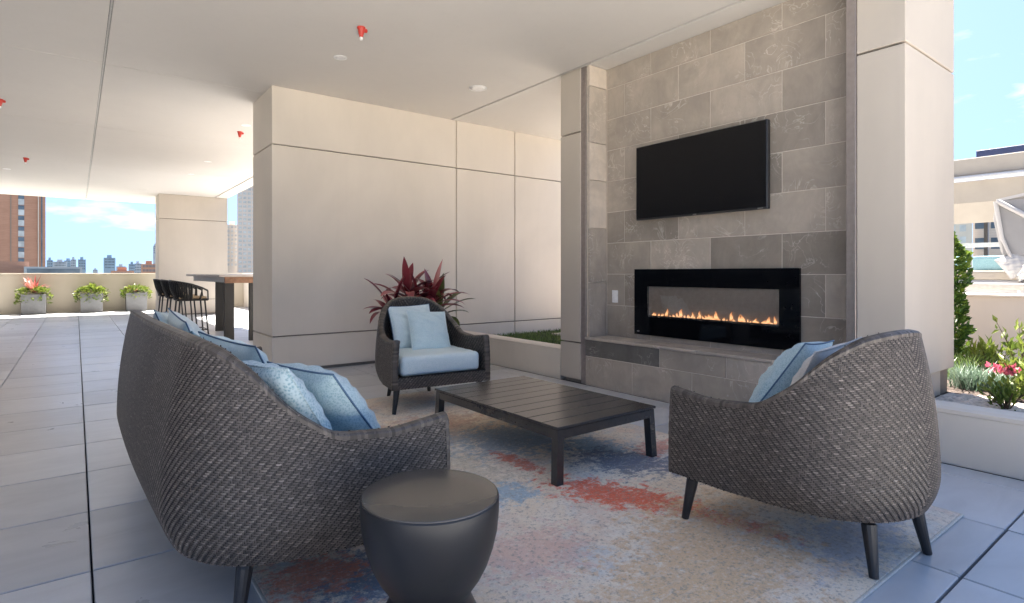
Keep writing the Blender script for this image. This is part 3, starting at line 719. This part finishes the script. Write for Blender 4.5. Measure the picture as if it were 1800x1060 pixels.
def pillow_mesh(sz, th, seed, n=26, pinch=.05):
    V, F = [], []; rs = random.Random(seed); ph = [rs.uniform(0, 6) for _ in range(6)]
    for side in (1, -1):
        for i in range(n+1):
            for j in range(n+1):
                a = -1+2*i/n; b = -1+2*j/n; a = math.copysign(abs(a)**.8, a); b = math.copysign(abs(b)**.8, b)
                e = (max(0, 1-a**2)**.55)*(max(0, 1-b**2)**.55)
                x = a*sz/2*(1-pinch*(1-b*b)*abs(a)**3); y = b*sz/2*(1-pinch*(1-a*a)*abs(b)**3)
                cr = max(abs(a), abs(b))
                wr = .008*math.sin(9*a+5*b+ph[0])*math.sin(7*b-4*a+ph[1])*e + .0055*math.sin(11*math.atan2(b, a)+ph[2]+2*a)*cr**3*e**.8 + .004*math.sin(21*a-11*b+ph[3])*e
                V.append((x, y, side*(th/2*e+wr)))
        o = (0 if side == 1 else (n+1)**2)
        for i in range(n):
            for j in range(n):
                k = o+i*(n+1)+j; q_ = [k, k+n+1, k+n+2, k+1]; F.append(q_ if side == 1 else q_[::-1])
    rim = [(V[i*(n+1)]) for i in range(n+1)]+[V[n*(n+1)+j] for j in range(1, n+1)]+[V[i*(n+1)+n] for i in range(n-1, -1, -1)]+[V[j] for j in range(n-1, -1, -1)]
    return (V, F), [(p[0]*1.004, p[1]*1.004, 0) for p in rim]
def pillow(label, pos, facing, tilt, roll, mat, sz=.46, th=.17, seed=1, pip='pip', group='scatter cushions'):
    """facing: heading in degrees of the front face normal in plan (0 = +X); tilt back from vertical"""
    o = thing('cushion', label, 'cushion', pos, 0, group)
    Mx = Matrix.Rotation(R(facing), 4, 'Z') @ Matrix.Rotation(R(90-tilt), 4, 'Y') @ Matrix.Rotation(R(roll), 4, 'Z')
    vf, rim = pillow_mesh(sz, th, seed)
    part('cover', xf(vf, Mx), mat, o, smooth=True)
    part('piping', xf(tube(rim, .0035, 6, False), Mx), pip, o, smooth=True)
    return o

chair_plan = Plan(.416, .385, .385, -.01, -.412, .385, 2.15)
sofa_plan = Plan(1.165, 1.145, .405, -.03, -.43, .40, 2.2)
CH_LEGS = [(.355, .31, .010), (-.355, .31, .010), (.17, -.31, .010), (-.17, -.31, .010)]
def rot_for(d): return math.atan2(-d[0], d[1])          # local +y -> direction d
# right armchair
ra_rz = rot_for((.118, .993)); ra_loc = (2.462, 1.085, 0)
ra = wicker_seat('armchair', 'woven dark wicker armchair seen from behind at the right', 'armchair', ra_loc, ra_rz, chair_plan,
                 [(.355, .31, .010), (-.355, .31, .010), (.165, -.30, .001), (-.165, -.30, .010)], 'wicker armchairs')
part('seat_cushion', xf(cushion(.66, .60, .145), Matrix.Translation((0, .055, .288))), 'blues', ra, smooth=True)
la_rz = rot_for((-.11, -.994)); la_loc = (2.335, 4.10, 0)
la = wicker_seat('armchair', 'woven dark wicker armchair with pale blue seat facing the camera', 'armchair', la_loc, la_rz, chair_plan,
                 [(.355, .31, .010), (-.355, .31, .010), (.165, -.29, .001), (-.165, -.29, .001)], 'wicker armchairs')
part('seat_cushion', xf(cushion(.675, .60, .148), Matrix.Translation((0, .065, .288))), 'blues', la, smooth=True)
so_rz = rot_for((.9997, .024)); so_loc = (.625, 2.83, 0)
so = wicker_seat('sofa', 'long dark wicker sofa seen from its back and near end', 'sofa', so_loc, so_rz, sofa_plan,
                 [(1.02, .29, .010), (-1.02, .29, .010), (1.02, -.24, .001), (-.97, -.25, .001)])
for k in range(3): part('seat_cushion', xf(cushion(.70, .62, .115), Matrix.Translation(((k-1)*.705, .06, .288))), 'blues', so, smooth=True)
GS = 'cushions on the sofa'
pillow('textured blue cushion at the near end of the sofa, against its back', (.555, 1.975, .605), 20, 34, 0, 'bluet', .42, .17, 3, 'bluet', GS)
pillow('large blue cushion with dark piping at the near end of the sofa, in front', (.765, 2.055, .565), 14, 38, 0, 'blue', .42, .19, 5, 'pip', GS)
pillow('blue cushion in the middle of the sofa, in front of a darker one', (.59, 2.50, .61), 14, 30, 4, 'bluep', .45, .17, 7, 'pip', GS)
pillow('dusty teal cushion half hidden at the middle of the sofa', (.47, 2.80, .62), 4, 26, -3, 'teal', .44, .15, 9, 'teal', GS)
pillow('pale blue cushion at the far end of the sofa, nearer one', (.50, 3.28, .64), 0, 22, 6, 'blues', .47, .17, 11, 'pip', GS)
pillow('pale blue cushion at the far end of the sofa, by the far arm', (.47, 3.66, .64), -12, 22, -5, 'blues', .46, .17, 13, 'pip', GS)
pillow('pale blue cushion at the back of the camera facing armchair', (2.325, 4.275, .61), 264, 22, 2, 'blues', .39, .14, 15, 'pip', 'cushions on the far armchair')
pillow('square blue cushion in front on the camera facing armchair', (2.40, 4.12, .58), 270, 27, -5, 'bluep', .37, .15, 17, 'blues', 'cushions on the far armchair')
pillow('blue cushion leaning in the armchair seen from behind', (2.585, 1.235, .585), 97, 33, 4, 'blue', .44, .18, 19, 'pip', 'cushions on the near armchair')
pillow('stone grey cushion behind the blue one in the near armchair', (2.44, 1.06, .60), 92, 26, -4, 'sand', .42, .13, 21, 'sand', 'cushions on the near armchair')

# ------------------------------------------------------------------ rug, tables
rg = thing('rug', 'large abstract rug in cream, blue and rust under the seating', 'rug', (1.82, 2.58, 0))
rx0, rx1, ry0, ry1 = .487, 3.15, .753, 4.42
part('pile', box(rx0+.012, rx1-.012, ry0+.012, ry1-.012, .001, .010, .002), 'rug', rg, True)
for b_ in ((rx0, rx1, ry0, ry0+.011), (rx0, rx1, ry1-.011, ry1), (rx0, rx0+.011, ry0+.0115, ry1-.0115), (rx1-.011, rx1, ry0+.0115, ry1-.0115)):
    part('binding', box(*b_, .001, .0092, .002), 'bind', rg, True)

ct = thing('coffee_table', 'low charcoal metal coffee table with a slatted top on the rug', 'coffee table', (2.315, 2.64, .010))
cx0, cx1, cy0, cy1 = 1.925, 2.70, 2.045, 3.235; ZT = .302
ns = 10; wslat = (cy1-cy0-.004*(ns-1))/ns
for k in range(ns):
    ya = cy0+k*(wslat+.004); part('slat', box(cx0, cx1, ya, ya+wslat, ZT-.014, ZT+random.uniform(-.0004, .0004), .002), 'tab', ct, True)
for nm, b_ in (('apron', (cx0+.008, cx0+.034, cy0+.04, cy1-.04)), ('apron', (cx1-.034, cx1-.008, cy0+.04, cy1-.04)), ('apron', (cx0+.04, cx1-.04, cy0+.008, cy0+.034)), ('apron', (cx0+.04, cx1-.04, cy1-.034, cy1-.008))):
    part(nm, box(*b_, ZT-.066, ZT-.018, .002), 'tab', ct, True)
part('cross_bar', box(cx0+.034, cx1-.034, 2.61, 2.65, ZT-.06, ZT-.018), 'tab', ct, True)
for sx in (0, 1):
    for sy in (0, 1):
        x = cx0+.008 if not sx else cx1-.052; y = cy0+.008 if not sy else cy1-.052; dx = -.012 if not sx else .018; dy = -.008 if not sy else .012
        V = [(x, y, ZT-.018), (x+.044, y, ZT-.018), (x+.044, y+.044, ZT-.018), (x, y+.044, ZT-.018)]
        V += [(p[0]+dx, p[1]+dy, .010) for p in V]
        part('leg', (V, [[0, 1, 2, 3], [7, 6, 5, 4]]+[[i, i+4, (i+1) % 4+4, (i+1) % 4] for i in range(4)]), 'tab', ct, True)

dt = thing('side_table', 'round graphite drum side table with a flared foot beside the sofa', 'side table', (.803, 1.372, .010))
prof = [(.150, 0), (.162, .004), (.161, .02), (.150, .06), (.134, .11), (.118, .145), (.112, .163), (.113, .171), (.124, .188), (.144, .217), (.162, .252), (.178, .299), (.1885, .345), (.1932, .395), (.1938, .434), (.1922, .4395)]
body = part('body', lathe(prof, 96), 'drum', dt, smooth=True)
part('top', lathe([(.189, .4385), (.1922, .4395), (.1905, .4425), (.187, .4436), (.1, .4438)], 96), 'drumt', dt, smooth=True)

# ------------------------------------------------------------------ ceiling fittings
def downlight(x, y, label, r=.062):
    o = thing('downlight', label, 'ceiling light', (x, y, CZ), 0, 'recessed ceiling lights')
    part('trim_ring', lathe([(r*.74, 0), (r*.78, -.006), (r, -.004), (r, 0)], 32), 'white', o, smooth=True)
    part('reflector', lathe([(r*.75, -.001), (r*.5, -.0022), (r*.3, -.003)], 24), 'white', o, smooth=True)
downlight(1.963, 4.99, 'recessed ceiling light above the seating, left of the ceiling speaker')
downlight(1.838, 8.03, 'recessed ceiling light just behind the end of the long wall')
downlight(1.89, 11.05, 'small recessed ceiling light above the bar stools')
downlight(-1.07, 14.1, 'distant recessed ceiling light at the left edge')
downlight(1.86, 12.65, 'farthest recessed ceiling light near the far pillar')
sp = thing('ceiling_speaker', 'round white ceiling speaker near the long wall', 'speaker', (3.48, 4.94, CZ))
part('rim', lathe([(.083, 0), (.088, -.008), (.096, -.006), (.097, 0)], 40), 'white', sp, smooth=True)
part('grille', lathe([(.084, -.004), (.05, -.0055), (.01, -.006)], 40), 'white', sp, smooth=True)
def sprinkler(x, y, label):
    o = thing('sprinkler', label, 'sprinkler', (x, y, CZ), 0, 'red capped ceiling sprinklers')
    part('cap', lathe([(.034, 0), (.034, -.010), (.028, -.016), (.023, -.05), (.017, -.062), (.016, -.075), (.013, -.08)][::-1], 20), 'red', o, smooth=True)
    part('tab', box(.02, .052, -.012, .012, -.034, -.006, .006), 'red', o)
    part('tip', lathe([(.010, -.104), (.013, -.098), (.013, -.079)], 14), 'white', o, smooth=True)
sprinkler(1.86, 4.28, 'red capped sprinkler nearest the camera above the seating')
sprinkler(1.855, 8.45, 'red capped sprinkler by the end of the long wall')
sprinkler(-.706, 12.55, 'red capped sprinkler on the far left ceiling')
sprinkler(-.705, 8.5, 'red capped sprinkler cut off by the left edge')

# ------------------------------------------------------------------ bar table and stools
bt = thing('bar_table', 'tall bar table with wooden apron and black slab legs', 'bar table', (2.2, 10.8, 0))
part('top', box(1.72, 2.95, 9.16, 12.3, 1.012, 1.048, .003), 'btop', bt, True)
part('apron', box(1.84, 2.75, 9.36, 9.40, .915, 1.011), 'wood', bt, True); part('apron', box(1.84, 2.75, 12.2, 12.24, .915, 1.011), 'wood', bt, True)
part('side_rail', box(1.835, 1.87, 9.401, 12.199, .925, 1.011), 'bapr', bt, True); part('side_rail', box(2.72, 2.75, 9.401, 12.199, .925, 1.011), 'bapr', bt, True)
for x, y in ((1.845, 9.41), (2.21, 9.41), (2.07, 11.3)): part('leg', box(x, x+.14, y, y+.07, 0, .914, .003), 'cord', bt, True)
def stool(cx, cy, label, rz=0):
    o = thing('bar_stool', label, 'bar stool', (cx, cy, 0), rz, 'rope back bar stools')     # faces +x
    zs = .665
    for sx in (-1, 1):
        for sy in (-1, 1): part('leg', tube([(sx*.17, sy*.19, zs-.02), (sx*.225, sy*.235, 0)], [.013, .011], 8), 'legm', o, smooth=True)
    ft = [(-.205, -.218, .2), (-.205, .218, .2), (.205, .218, .2), (.205, -.218, .2), (-.205, -.218, .2)]
    part('footrest', tube(ft, .009, 6), 'legm', o)
    part('seat', box(-.21, .22, -.22, .22, zs-.02, zs+.01, .01), 'cord', o); part('seat_pad', box(-.18, .20, -.19, .19, zs+.01, zs+.045, .015, 2), 'seatl', o)
    hp = []
    for k in range(25):
        a = math.pi*(.5+k/24)                                    # half ring at the back
        hp.append((-.02+.27*math.cos(a)*1.0, 0.27*math.sin(a), .955-.05*(1+math.cos(a))*1.1-.0))
    hp = [(.20, .255, .80), (.12, .275, .845)]+hp+[(.12, -.275, .845), (.20, -.255, .80)]
    bk = part('back_frame', tube(hp, .014, 8), 'legm', o, smooth=True)
    part('arm_post', tube([(.20, .255, .80), (.21, .225, .66)], .012, 6), 'legm', o); part('arm_post', tube([(.20, -.255, .80), (.21, -.225, .66)], .012, 6), 'legm', o)
    for k in range(1, len(hp)-1):
        p = Vector(hp[k]); q_ = Vector((max(-.2, min(.2, p.x*.8)), max(-.21, min(.21, p.y*.8)), zs))
        part('back_cord', tube([p, p.lerp(q_, .5)+Vector((p.x, p.y, 0))*.05, q_], .0155, 6), 'cord', bk)
    return o
stool(1.43, 9.78, 'black rope back bar stool nearest the camera at the bar table')
stool(1.43, 10.78, 'middle black rope back bar stool at the bar table')
stool(1.43, 11.85, 'farthest black rope back bar stool at the bar table')
stool(3.05, 10.2, 'dark bar stool on the far side of the bar table', math.pi)

# ------------------------------------------------------------------ parapets and pots
pp = thing('parapet', 'cream parapet wall behind the three planted pots', 'wall', (-4, 19.2, 0))
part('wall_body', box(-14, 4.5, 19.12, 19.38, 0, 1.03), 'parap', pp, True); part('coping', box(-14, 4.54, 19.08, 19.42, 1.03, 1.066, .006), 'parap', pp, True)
ps = thing('parapet', 'sunlit side parapet beyond the bar table', 'wall', (4.5, 13, 0))
part('wall_body', box(4.3, 4.52, 6.95, 19.07, 0, 1.03), 'plaster', ps, True); part('coping', box(4.26, 4.56, 6.95, 19.06, 1.03, 1.066, .006), 'plaster', ps, True)
def pot(cx, cy, label, spike=False, n=520, hang=.25, seed=0):
    random.seed(seed); o = thing('planter_pot', label, 'planter', (cx, cy, 0), 0, 'planted pots along the parapet')
    V = []; prof = [(.245, 0), (.25, .50), (.25, .515), (.225, .515), (.22, .44)]
    for r, z in prof: V += [(-r, -r*.8, z), (r, -r*.8, z), (r, r*.8, z), (-r, r*.8, z)]
    F = [[3, 2, 1, 0]]+[[i*4+k, i*4+(k+1) % 4, (i+1)*4+(k+1) % 4, (i+1)*4+k] for i in range(4) for k in range(4)]
    part('pot', (V, F), 'pot', o); part('soil', box(-.222, .222, -.18, .18, .4, .45), 'soil', o)
    def f():
        a = random.uniform(0, 6.283); r = random.random()**.6; x = .36*r*math.cos(a); y = .24*r*math.sin(a)
        z = .55+.13*(1-r)+random.uniform(-.03, .06)
        if r > .8: z -= random.uniform(0, hang)
        return (x, y, z), (math.cos(a), math.sin(a), .2), .35+.5*random.random()-.2*(z < .45)
    vf, T = leaf_cloud(n, f, .085, .6, 1.9); part('trailing_foliage', vf, 'lime', o, tone=T)
    if spike:
        for k in range(30 if spike is True else 9):
            a = random.uniform(0, 6.283); L_ = random.uniform(.34, .52) if spike is True else .26; lean = random.uniform(.15, .85)
            strap(o, Vector((random.gauss(0, .02), random.gauss(0, .02), .56)), a, L_, lean, .042, 'coral')
    return o
def strap(o, base, a, L_, lean, w, mat, name='leaf', curl=.5, twist=0.0):
    """arching strap leaf with a keeled cross-section; lean 0 = upright, 1 = horizontal"""
    N = 9; V = []; F = []; p = Vector(base); el = math.pi/2*(1-lean*.75)
    h = Vector((math.cos(a), math.sin(a), 0)); s = Vector((-math.sin(a), math.cos(a), 0))
    for i in range(N+1):
        t = i/N; e = el-curl*lean*2.0*t*t*.9; d = h*math.cos(e)+Vector((0, 0, math.sin(e))); n_ = s.cross(d)
        ww = w*(.35+.65*math.sin(min(1, t*1.6)*math.pi/2))*(1-max(0, (t-.45)/.55)**2.2)+.0015
        sv = s*math.cos(twist*t)+n_*math.sin(twist*t)
        V += [tuple(p-sv*ww*.5+n_*-ww*.13), tuple(p), tuple(p+sv*ww*.5+n_*-ww*.13)]
        p = p+d*(L_/N)
    for i in range(N):
        k = i*3; F += [[k, k+1, k+4, k+3], [k+1, k+2, k+5, k+4]]
    t0 = random.random(); part(name, (V, F), mat, o, smooth=True, tone=[min(1, max(0, t0+.25*(i/N)-.1)) for i in range(N) for _ in (0, 1)])
pot(-.885, 18.80, 'grey pot with a coral red spiky plant, leftmost by the parapet', True, 420, .3, 1)
pot(.34, 18.80, 'grey pot with lime foliage trailing at its front, middle by the parapet', False, 620, .28, 2)
pot(1.375, 18.80, 'grey pot of lime trailing foliage, rightmost by the parapet', 'small', 480, .2, 3)
random.seed(21)
tp_ = thing('potted_plant', 'large maroon strap leaved plant in a pot behind the far armchair', 'plant', (2.93, 5.28, 0))
part('pot', lathe([(.13, 0), (.15, .01), (.19, .22), (.2, .36), (.215, .40), (.205, .405), (.19, .37)], 32), 'glaze', tp_, smooth=True)
part('soil', lathe([(.19, .34), (.1, .372), (.01, .375)], 24), 'soil', tp_, smooth=True)
heads = [(-.27, .02, .68), (.12, -.12, .80), (.30, .06, .66), (-.06, .12, .84), (.02, -.02, .72)]
for hx, hy, hz in heads: part('stem', tube([(hx*.2, hy*.2, .36), (hx*.7, hy*.7, .36+(hz-.36)*.5), (hx, hy, hz)], [.015, .013, .011], 8), 'bark', tp_)
for k in range(90):
    hx, hy, hz = heads[k % 5]; b_ = Vector((hx, hy, hz-random.uniform(0, .12)))
    a = k*2.399+random.uniform(-.3, .3); lean = [.2, .5, .7, .85, 1.0, 1.1][(k//5) % 6]*random.uniform(.9, 1.1)
    strap(tp_, b_, a, random.uniform(.32, .52), lean, random.uniform(.075, .11), 'dgreen' if k % 5 == 2 else 'maroon', curl=random.uniform(.35, .95), twist=random.uniform(-.35, .35))

# ------------------------------------------------------------------ raised pool terrace on the right
rd = part('raised_deck', box(8.2, 34, -12, 14, -.03, .6), 'pave_sun', kind='structure')
osf = thing('outdoor_sofa', 'cream outdoor sofa with blue back cushions beyond the garden rail', 'sofa', (9.7, 2.2, .6))
part('base', box(9.3, 10.1, 1.68, 3.6, .6, .98, .03), 'canvw', osf, True)
for k in range(3): part('seat_cushion', box(9.32, 10.0, 1.70+.62*k, 2.30+.62*k, .981, 1.10, .03, 2), 'canvas', osf, True)
for k in range(3): part('back_cushion', box(9.85, 10.02, 1.72+.62*k, 2.28+.62*k, 1.101, 1.30, .04, 2), 'teal', osf, True)
pillow('white cushion standing on the outdoor sofa arm beyond the rail', (9.25, 1.72, 1.18), 200, 15, 30, 'canvw', .28, .13, 31, 'canvw', 'outdoor cushions')
wb = thing('lounge_bench', 'long white bench with grey pad beyond the garden rail', 'bench', (8.75, .9, .6))
part('top', box(8.5, 9.1, .1, 1.55, 1.00, 1.06, .02), 'whitem', wb, True); part('pad', box(8.54, 9.05, .3, 1.4, 1.06, 1.085, .01), 'canvg', wb, True)
for y in (.25, 1.4): part('leg', box(8.55, 8.60, y, y+.05, .6, 1.0), 'whitem', wb, True); part('leg', box(9.0, 9.05, y, y+.05, .6, 1.0), 'whitem', wb, True)
part('arm', tube([(8.8, 1.53, 1.0), (8.8, 1.60, 1.05), (8.8, 1.56, 1.14), (8.8, 1.42, 1.16)], .025, 8), 'whitem', wb, True)
db = thing('daybed', 'daybed with a white folding canopy hood at the right edge', 'daybed', (9.9, .9, .6))
part('base', box(9.2, 11.0, -.6, 1.7, .6, .95, .03), 'canvw', db, True)
part('mattress', box(9.25, 10.95, -.55, 1.55, .951, 1.08, .04, 2), 'canvas', db, True)
V, F = [], []
NA = 14
hoop = [(1.70, .98), (1.86, 1.35), (1.93, 1.75), (1.90, 1.99), (1.60, 2.05), (.6, 2.06), (-.6, 2.0)]
for x in (9.25, 10.9): V += [(x, y, z) for y, z in hoop]
n = len(hoop); F = [[i, i+1, i+1+n, i+n] for i in range(n-1)]
V2 = [(p[0], p[1]-.03, p[2]-.03) for p in V]; m_ = len(V); Fh = F+[[i+m_ for i in q_[::-1]] for q_ in F]+[[i, i+m_, i+1+m_, i+1] for i in range(n-1)]+[[n+i, n+i+1, n+i+1+m_, n+i+m_] for i in range(n-1)]
part('canopy', (V+V2, Fh), 'canvw', db, True)
part('side_drape', ([(9.24, 1.83, 1.3), (9.24, 1.90, 1.97), (9.24, 1.0, 1.97), (9.24, -.3, 1.2), (9.24, -.2, 1.1), (9.28, 1.83, 1.3), (9.28, 1.90, 1.97), (9.28, 1.0, 1.97), (9.28, -.3, 1.2), (9.28, -.2, 1.1)], [[0, 1, 2, 3, 4], [9, 8, 7, 6, 5]]+[[i, i+5, (i+1) % 5+5, (i+1) % 5] for i in range(5)]), 'canvg', db, True)
part('hood_rib', tube([(9.22, 1.88, 1.96), (9.22, 1.35, 1.55), (9.22, .7, 1.0)], .03, 8), 'canvw', db, True)
part('hood_rib', tube([(9.22, 1.90, 1.96), (9.22, 1.84, 1.5), (9.22, 1.66, .98)], .022, 8), 'canvw', db, True)
sf = thing('shade_frame', 'thin white shade frame over the outdoor sofa', 'frame', (10.4, 2.4, .6))
part('beam', box(10.35, 10.42, 1.55, 4.5, 1.44, 1.50), 'whitem', sf, True)
for y in (1.56, 4.4): part('post', box(10.35, 10.42, y, y+.07, .6, 1.44), 'whitem', sf, True)
aw = thing('awning', 'large cream canvas awning with a white front bar beyond the garden', 'awning', (12, 1, .6))
part('fascia', box(12.0, 12.25, -7, 9, 2.70, 2.985, .01), 'canvas', aw, True)
part('front_bar', tube([(11.95, -7, 2.645), (11.95, 9, 2.645)], .047, 12), 'whitem', aw, True)
V = [(12.02, -7, 2.60), (12.02, 9, 2.60), (12.10, 9, 2.25), (12.10, -7, 2.25), (12.45, -7, 1.93), (12.45, 9, 1.93)]
V += [(p[0]+.05, p[1], p[2]+.01) for p in V]; part('canvas', (V, [[0, 1, 2, 3], [3, 2, 5, 4], [9, 8, 7, 6], [10, 11, 8, 9], [4, 5, 11, 10], [0, 6, 7, 1]]), 'canvas', aw, True)
for y in (-6.8, 8.8): part('post', box(12.3, 12.42, y, y+.12, .6, 2.70), 'whitem', aw, True)
nv = thing('screen_panel', 'dark blue rooftop screen panel above the awning', 'panel', (14, -1, .6))
part('panel', box(14, 14.1, -8, 3.17, 3.2, 3.43, .005), 'navy', nv, True)
for y in (-7.5, -2.5, 3.0): part('post', box(14.02, 14.08, y, y+.06, .6, 3.2), 'legm', nv, True)

# ------------------------------------------------------------------ city
def world_at(u, fwd, z):
    r = (u-860)/987.4*fwd; return (fwd*St+r*Ct, fwd*Ct-r*St, z)
def zat(v, fwd): return 1.07-(v-480)/987.4*fwd
def building(label, u0, u1, vtop, fwd, mat, rows=0, cols=0, wmat='win', depth=None, group='distant skyline buildings', rfrac=(.1, .9), wfrac=.6, fh=3.2, name='building', roofbox=True):
    """a block whose facade is square to its own bearing from the terrace"""
    a0, a1 = math.atan((u0-860)/987.4), math.atan((u1-860)/987.4); ac = (a0+a1)/2; D = fwd/math.cos(ac); head = R(THETA)+ac
    w = 2*D*math.tan((a1-a0)/2); h = zat(vtop, fwd)+22; d = depth or w
    o = thing(name, label, 'building', (D*math.sin(head), D*math.cos(head), -22), -head, group)          # local x = right, y = away
    o_loc = lambda u: D*math.tan(math.atan((u-860)/987.4)-ac)
    o_z = lambda u, v: 22+1.07-(v-480)/987.4*D/math.cos(math.atan((u-860)/987.4)-ac)*math.cos(math.atan((u-860)/987.4))
    LOC[o] = (o_loc, o_z)
    part('wall', box(-w/2, w/2, 0, d, 0, h), mat, o)
    if roofbox: part('roof_plant', box(-w*.22, w*.18, d*.3, d*.6, h, h+min(3.5, h*.08)), mat, o)
    if rows:
        for i in range(rows):
            z = h-fh*(i+.8)
            if z < 18: break
            for k in range(cols):
                x = -w/2+w*(rfrac[0]+(rfrac[1]-rfrac[0])*(k+.5)/cols); ww = w*(rfrac[1]-rfrac[0])/cols*wfrac
                part('window', box(x-ww/2, x+ww/2, -.06, .1, z, z+fh*.55), wmat, o)
    return o
LOC = {}
# brick tower at the far left
F1 = 159.0
bt1 = building('tall red brown brick tower at the far left beyond the parapet', -330, 80, 150, F1, 'brick', depth=40, group='brick towers', roofbox=False)
def bx_at(ua, ub, va, vb, mat, nm, y0=-.25, y1=.1):
    lx, lz = LOC[bt1]; um = (ua+ub)/2; part(nm, box(lx(ua), lx(ub), y0, y1, lz(um, vb), lz(um, va)), mat, bt1)
bx_at(18.2, 19.8, 240, 478, 'joint', 'expansion_joint', -.12)
bx_at(72, 74.5, 240, 478, 'win', 'corner_glazing', -.12)
bx_at(66.5, 68, 240, 478, 'cream', 'pilaster', -.4)
for k in range(14):
    vb = 472-18.6*k
    bx_at(32, 42.5, vb-10.5, vb-.6, 'winl', 'window', -.12); bx_at(32, 42.5, vb-18.0, vb-10.8, 'win', 'spandrel', -.14)
b = building('low brick podium in front of the brick tower', -120, 51, 459, 120, 'brick', depth=14, group='brick towers', roofbox=False)
b = building('grey low roof building with long window band', 42, 145, 469, 115, 'greybld', 1, 1, 'win', 20, rfrac=(.05, .95), wfrac=1.0, fh=1.6, roofbox=False)
sk = [(82, 93, 457, 700, 'bluebld', 'dark blue grey block next to the brick tower on the skyline'), (93, 118, 460, 760, 'greybld', 'wide pale grey block on the skyline'),
      (112, 128, 458, 820, 'bluebld', 'blue block behind the wide grey one on the skyline'), (124, 134, 456, 740, 'greybld', 'narrow grey block with a roof mast on the skyline'),
      (137, 151, 456, 690, 'bluebld', 'blue grey tower left of the open sky gap'), (163, 172, 474, 800, 'greybld', 'tiny pale house shape low on the skyline'),
      (182, 203, 453, 650, 'bluebld', 'lone blue glass tower standing in the middle of the skyline'), (204, 221, 468, 600, 'greybld', 'low grey stepped block right of the blue glass tower'),
      (226, 238, 464, 640, 'bluebld', 'low blue block near the far pillar'), (236, 249, 463, 700, 'greybld', 'low grey block touching the brick block by the pillar'),
      (248, 276, 464, 420, 'brick', 'broad low brick block beside the far pillar'), (195, 236, 476, 300, 'brick', 'low brick roofline below the blue glass tower'), (269, 276, 432, 900, 'greybld', 'slim pale tower peeking out by the far pillar')]
for u0, u1, vt, fd, mt, lb in sk:  # skyline paint kept pale in place of distance haze
    building(lb, u0, u1, vt, fd, mt, 4, max(2, int((u1-u0)/3)), 'win', None)
# towers seen past the bar table
building('haze-paled brick tower with white bands seen past the end of the long wall', 417, 475, 292, 395, 'brickp', 26, 7, 'winl', 40, group='brick towers', rfrac=(.02, .98), wfrac=.72, fh=3.0)
building('lower pale block beside the banded brick tower', 396, 420, 395, 430, 'cream', 10, 3, 'winl', 40, group='brick towers')
# right-hand city blocks below the awning
building('cream block with pale blue windows right of the broad column', 1640, 1709, 372, 120, 'cream', 6, 3, 'winl', 12, group='blocks behind the awning', fh=2.4)
building('brown grey block with a dark window band under the awning', 1710, 1800, 372, 125, 'brickp', 3, 3, 'win', 12, group='blocks behind the awning', rfrac=(0.02, .98), wfrac=.85, fh=4.6)
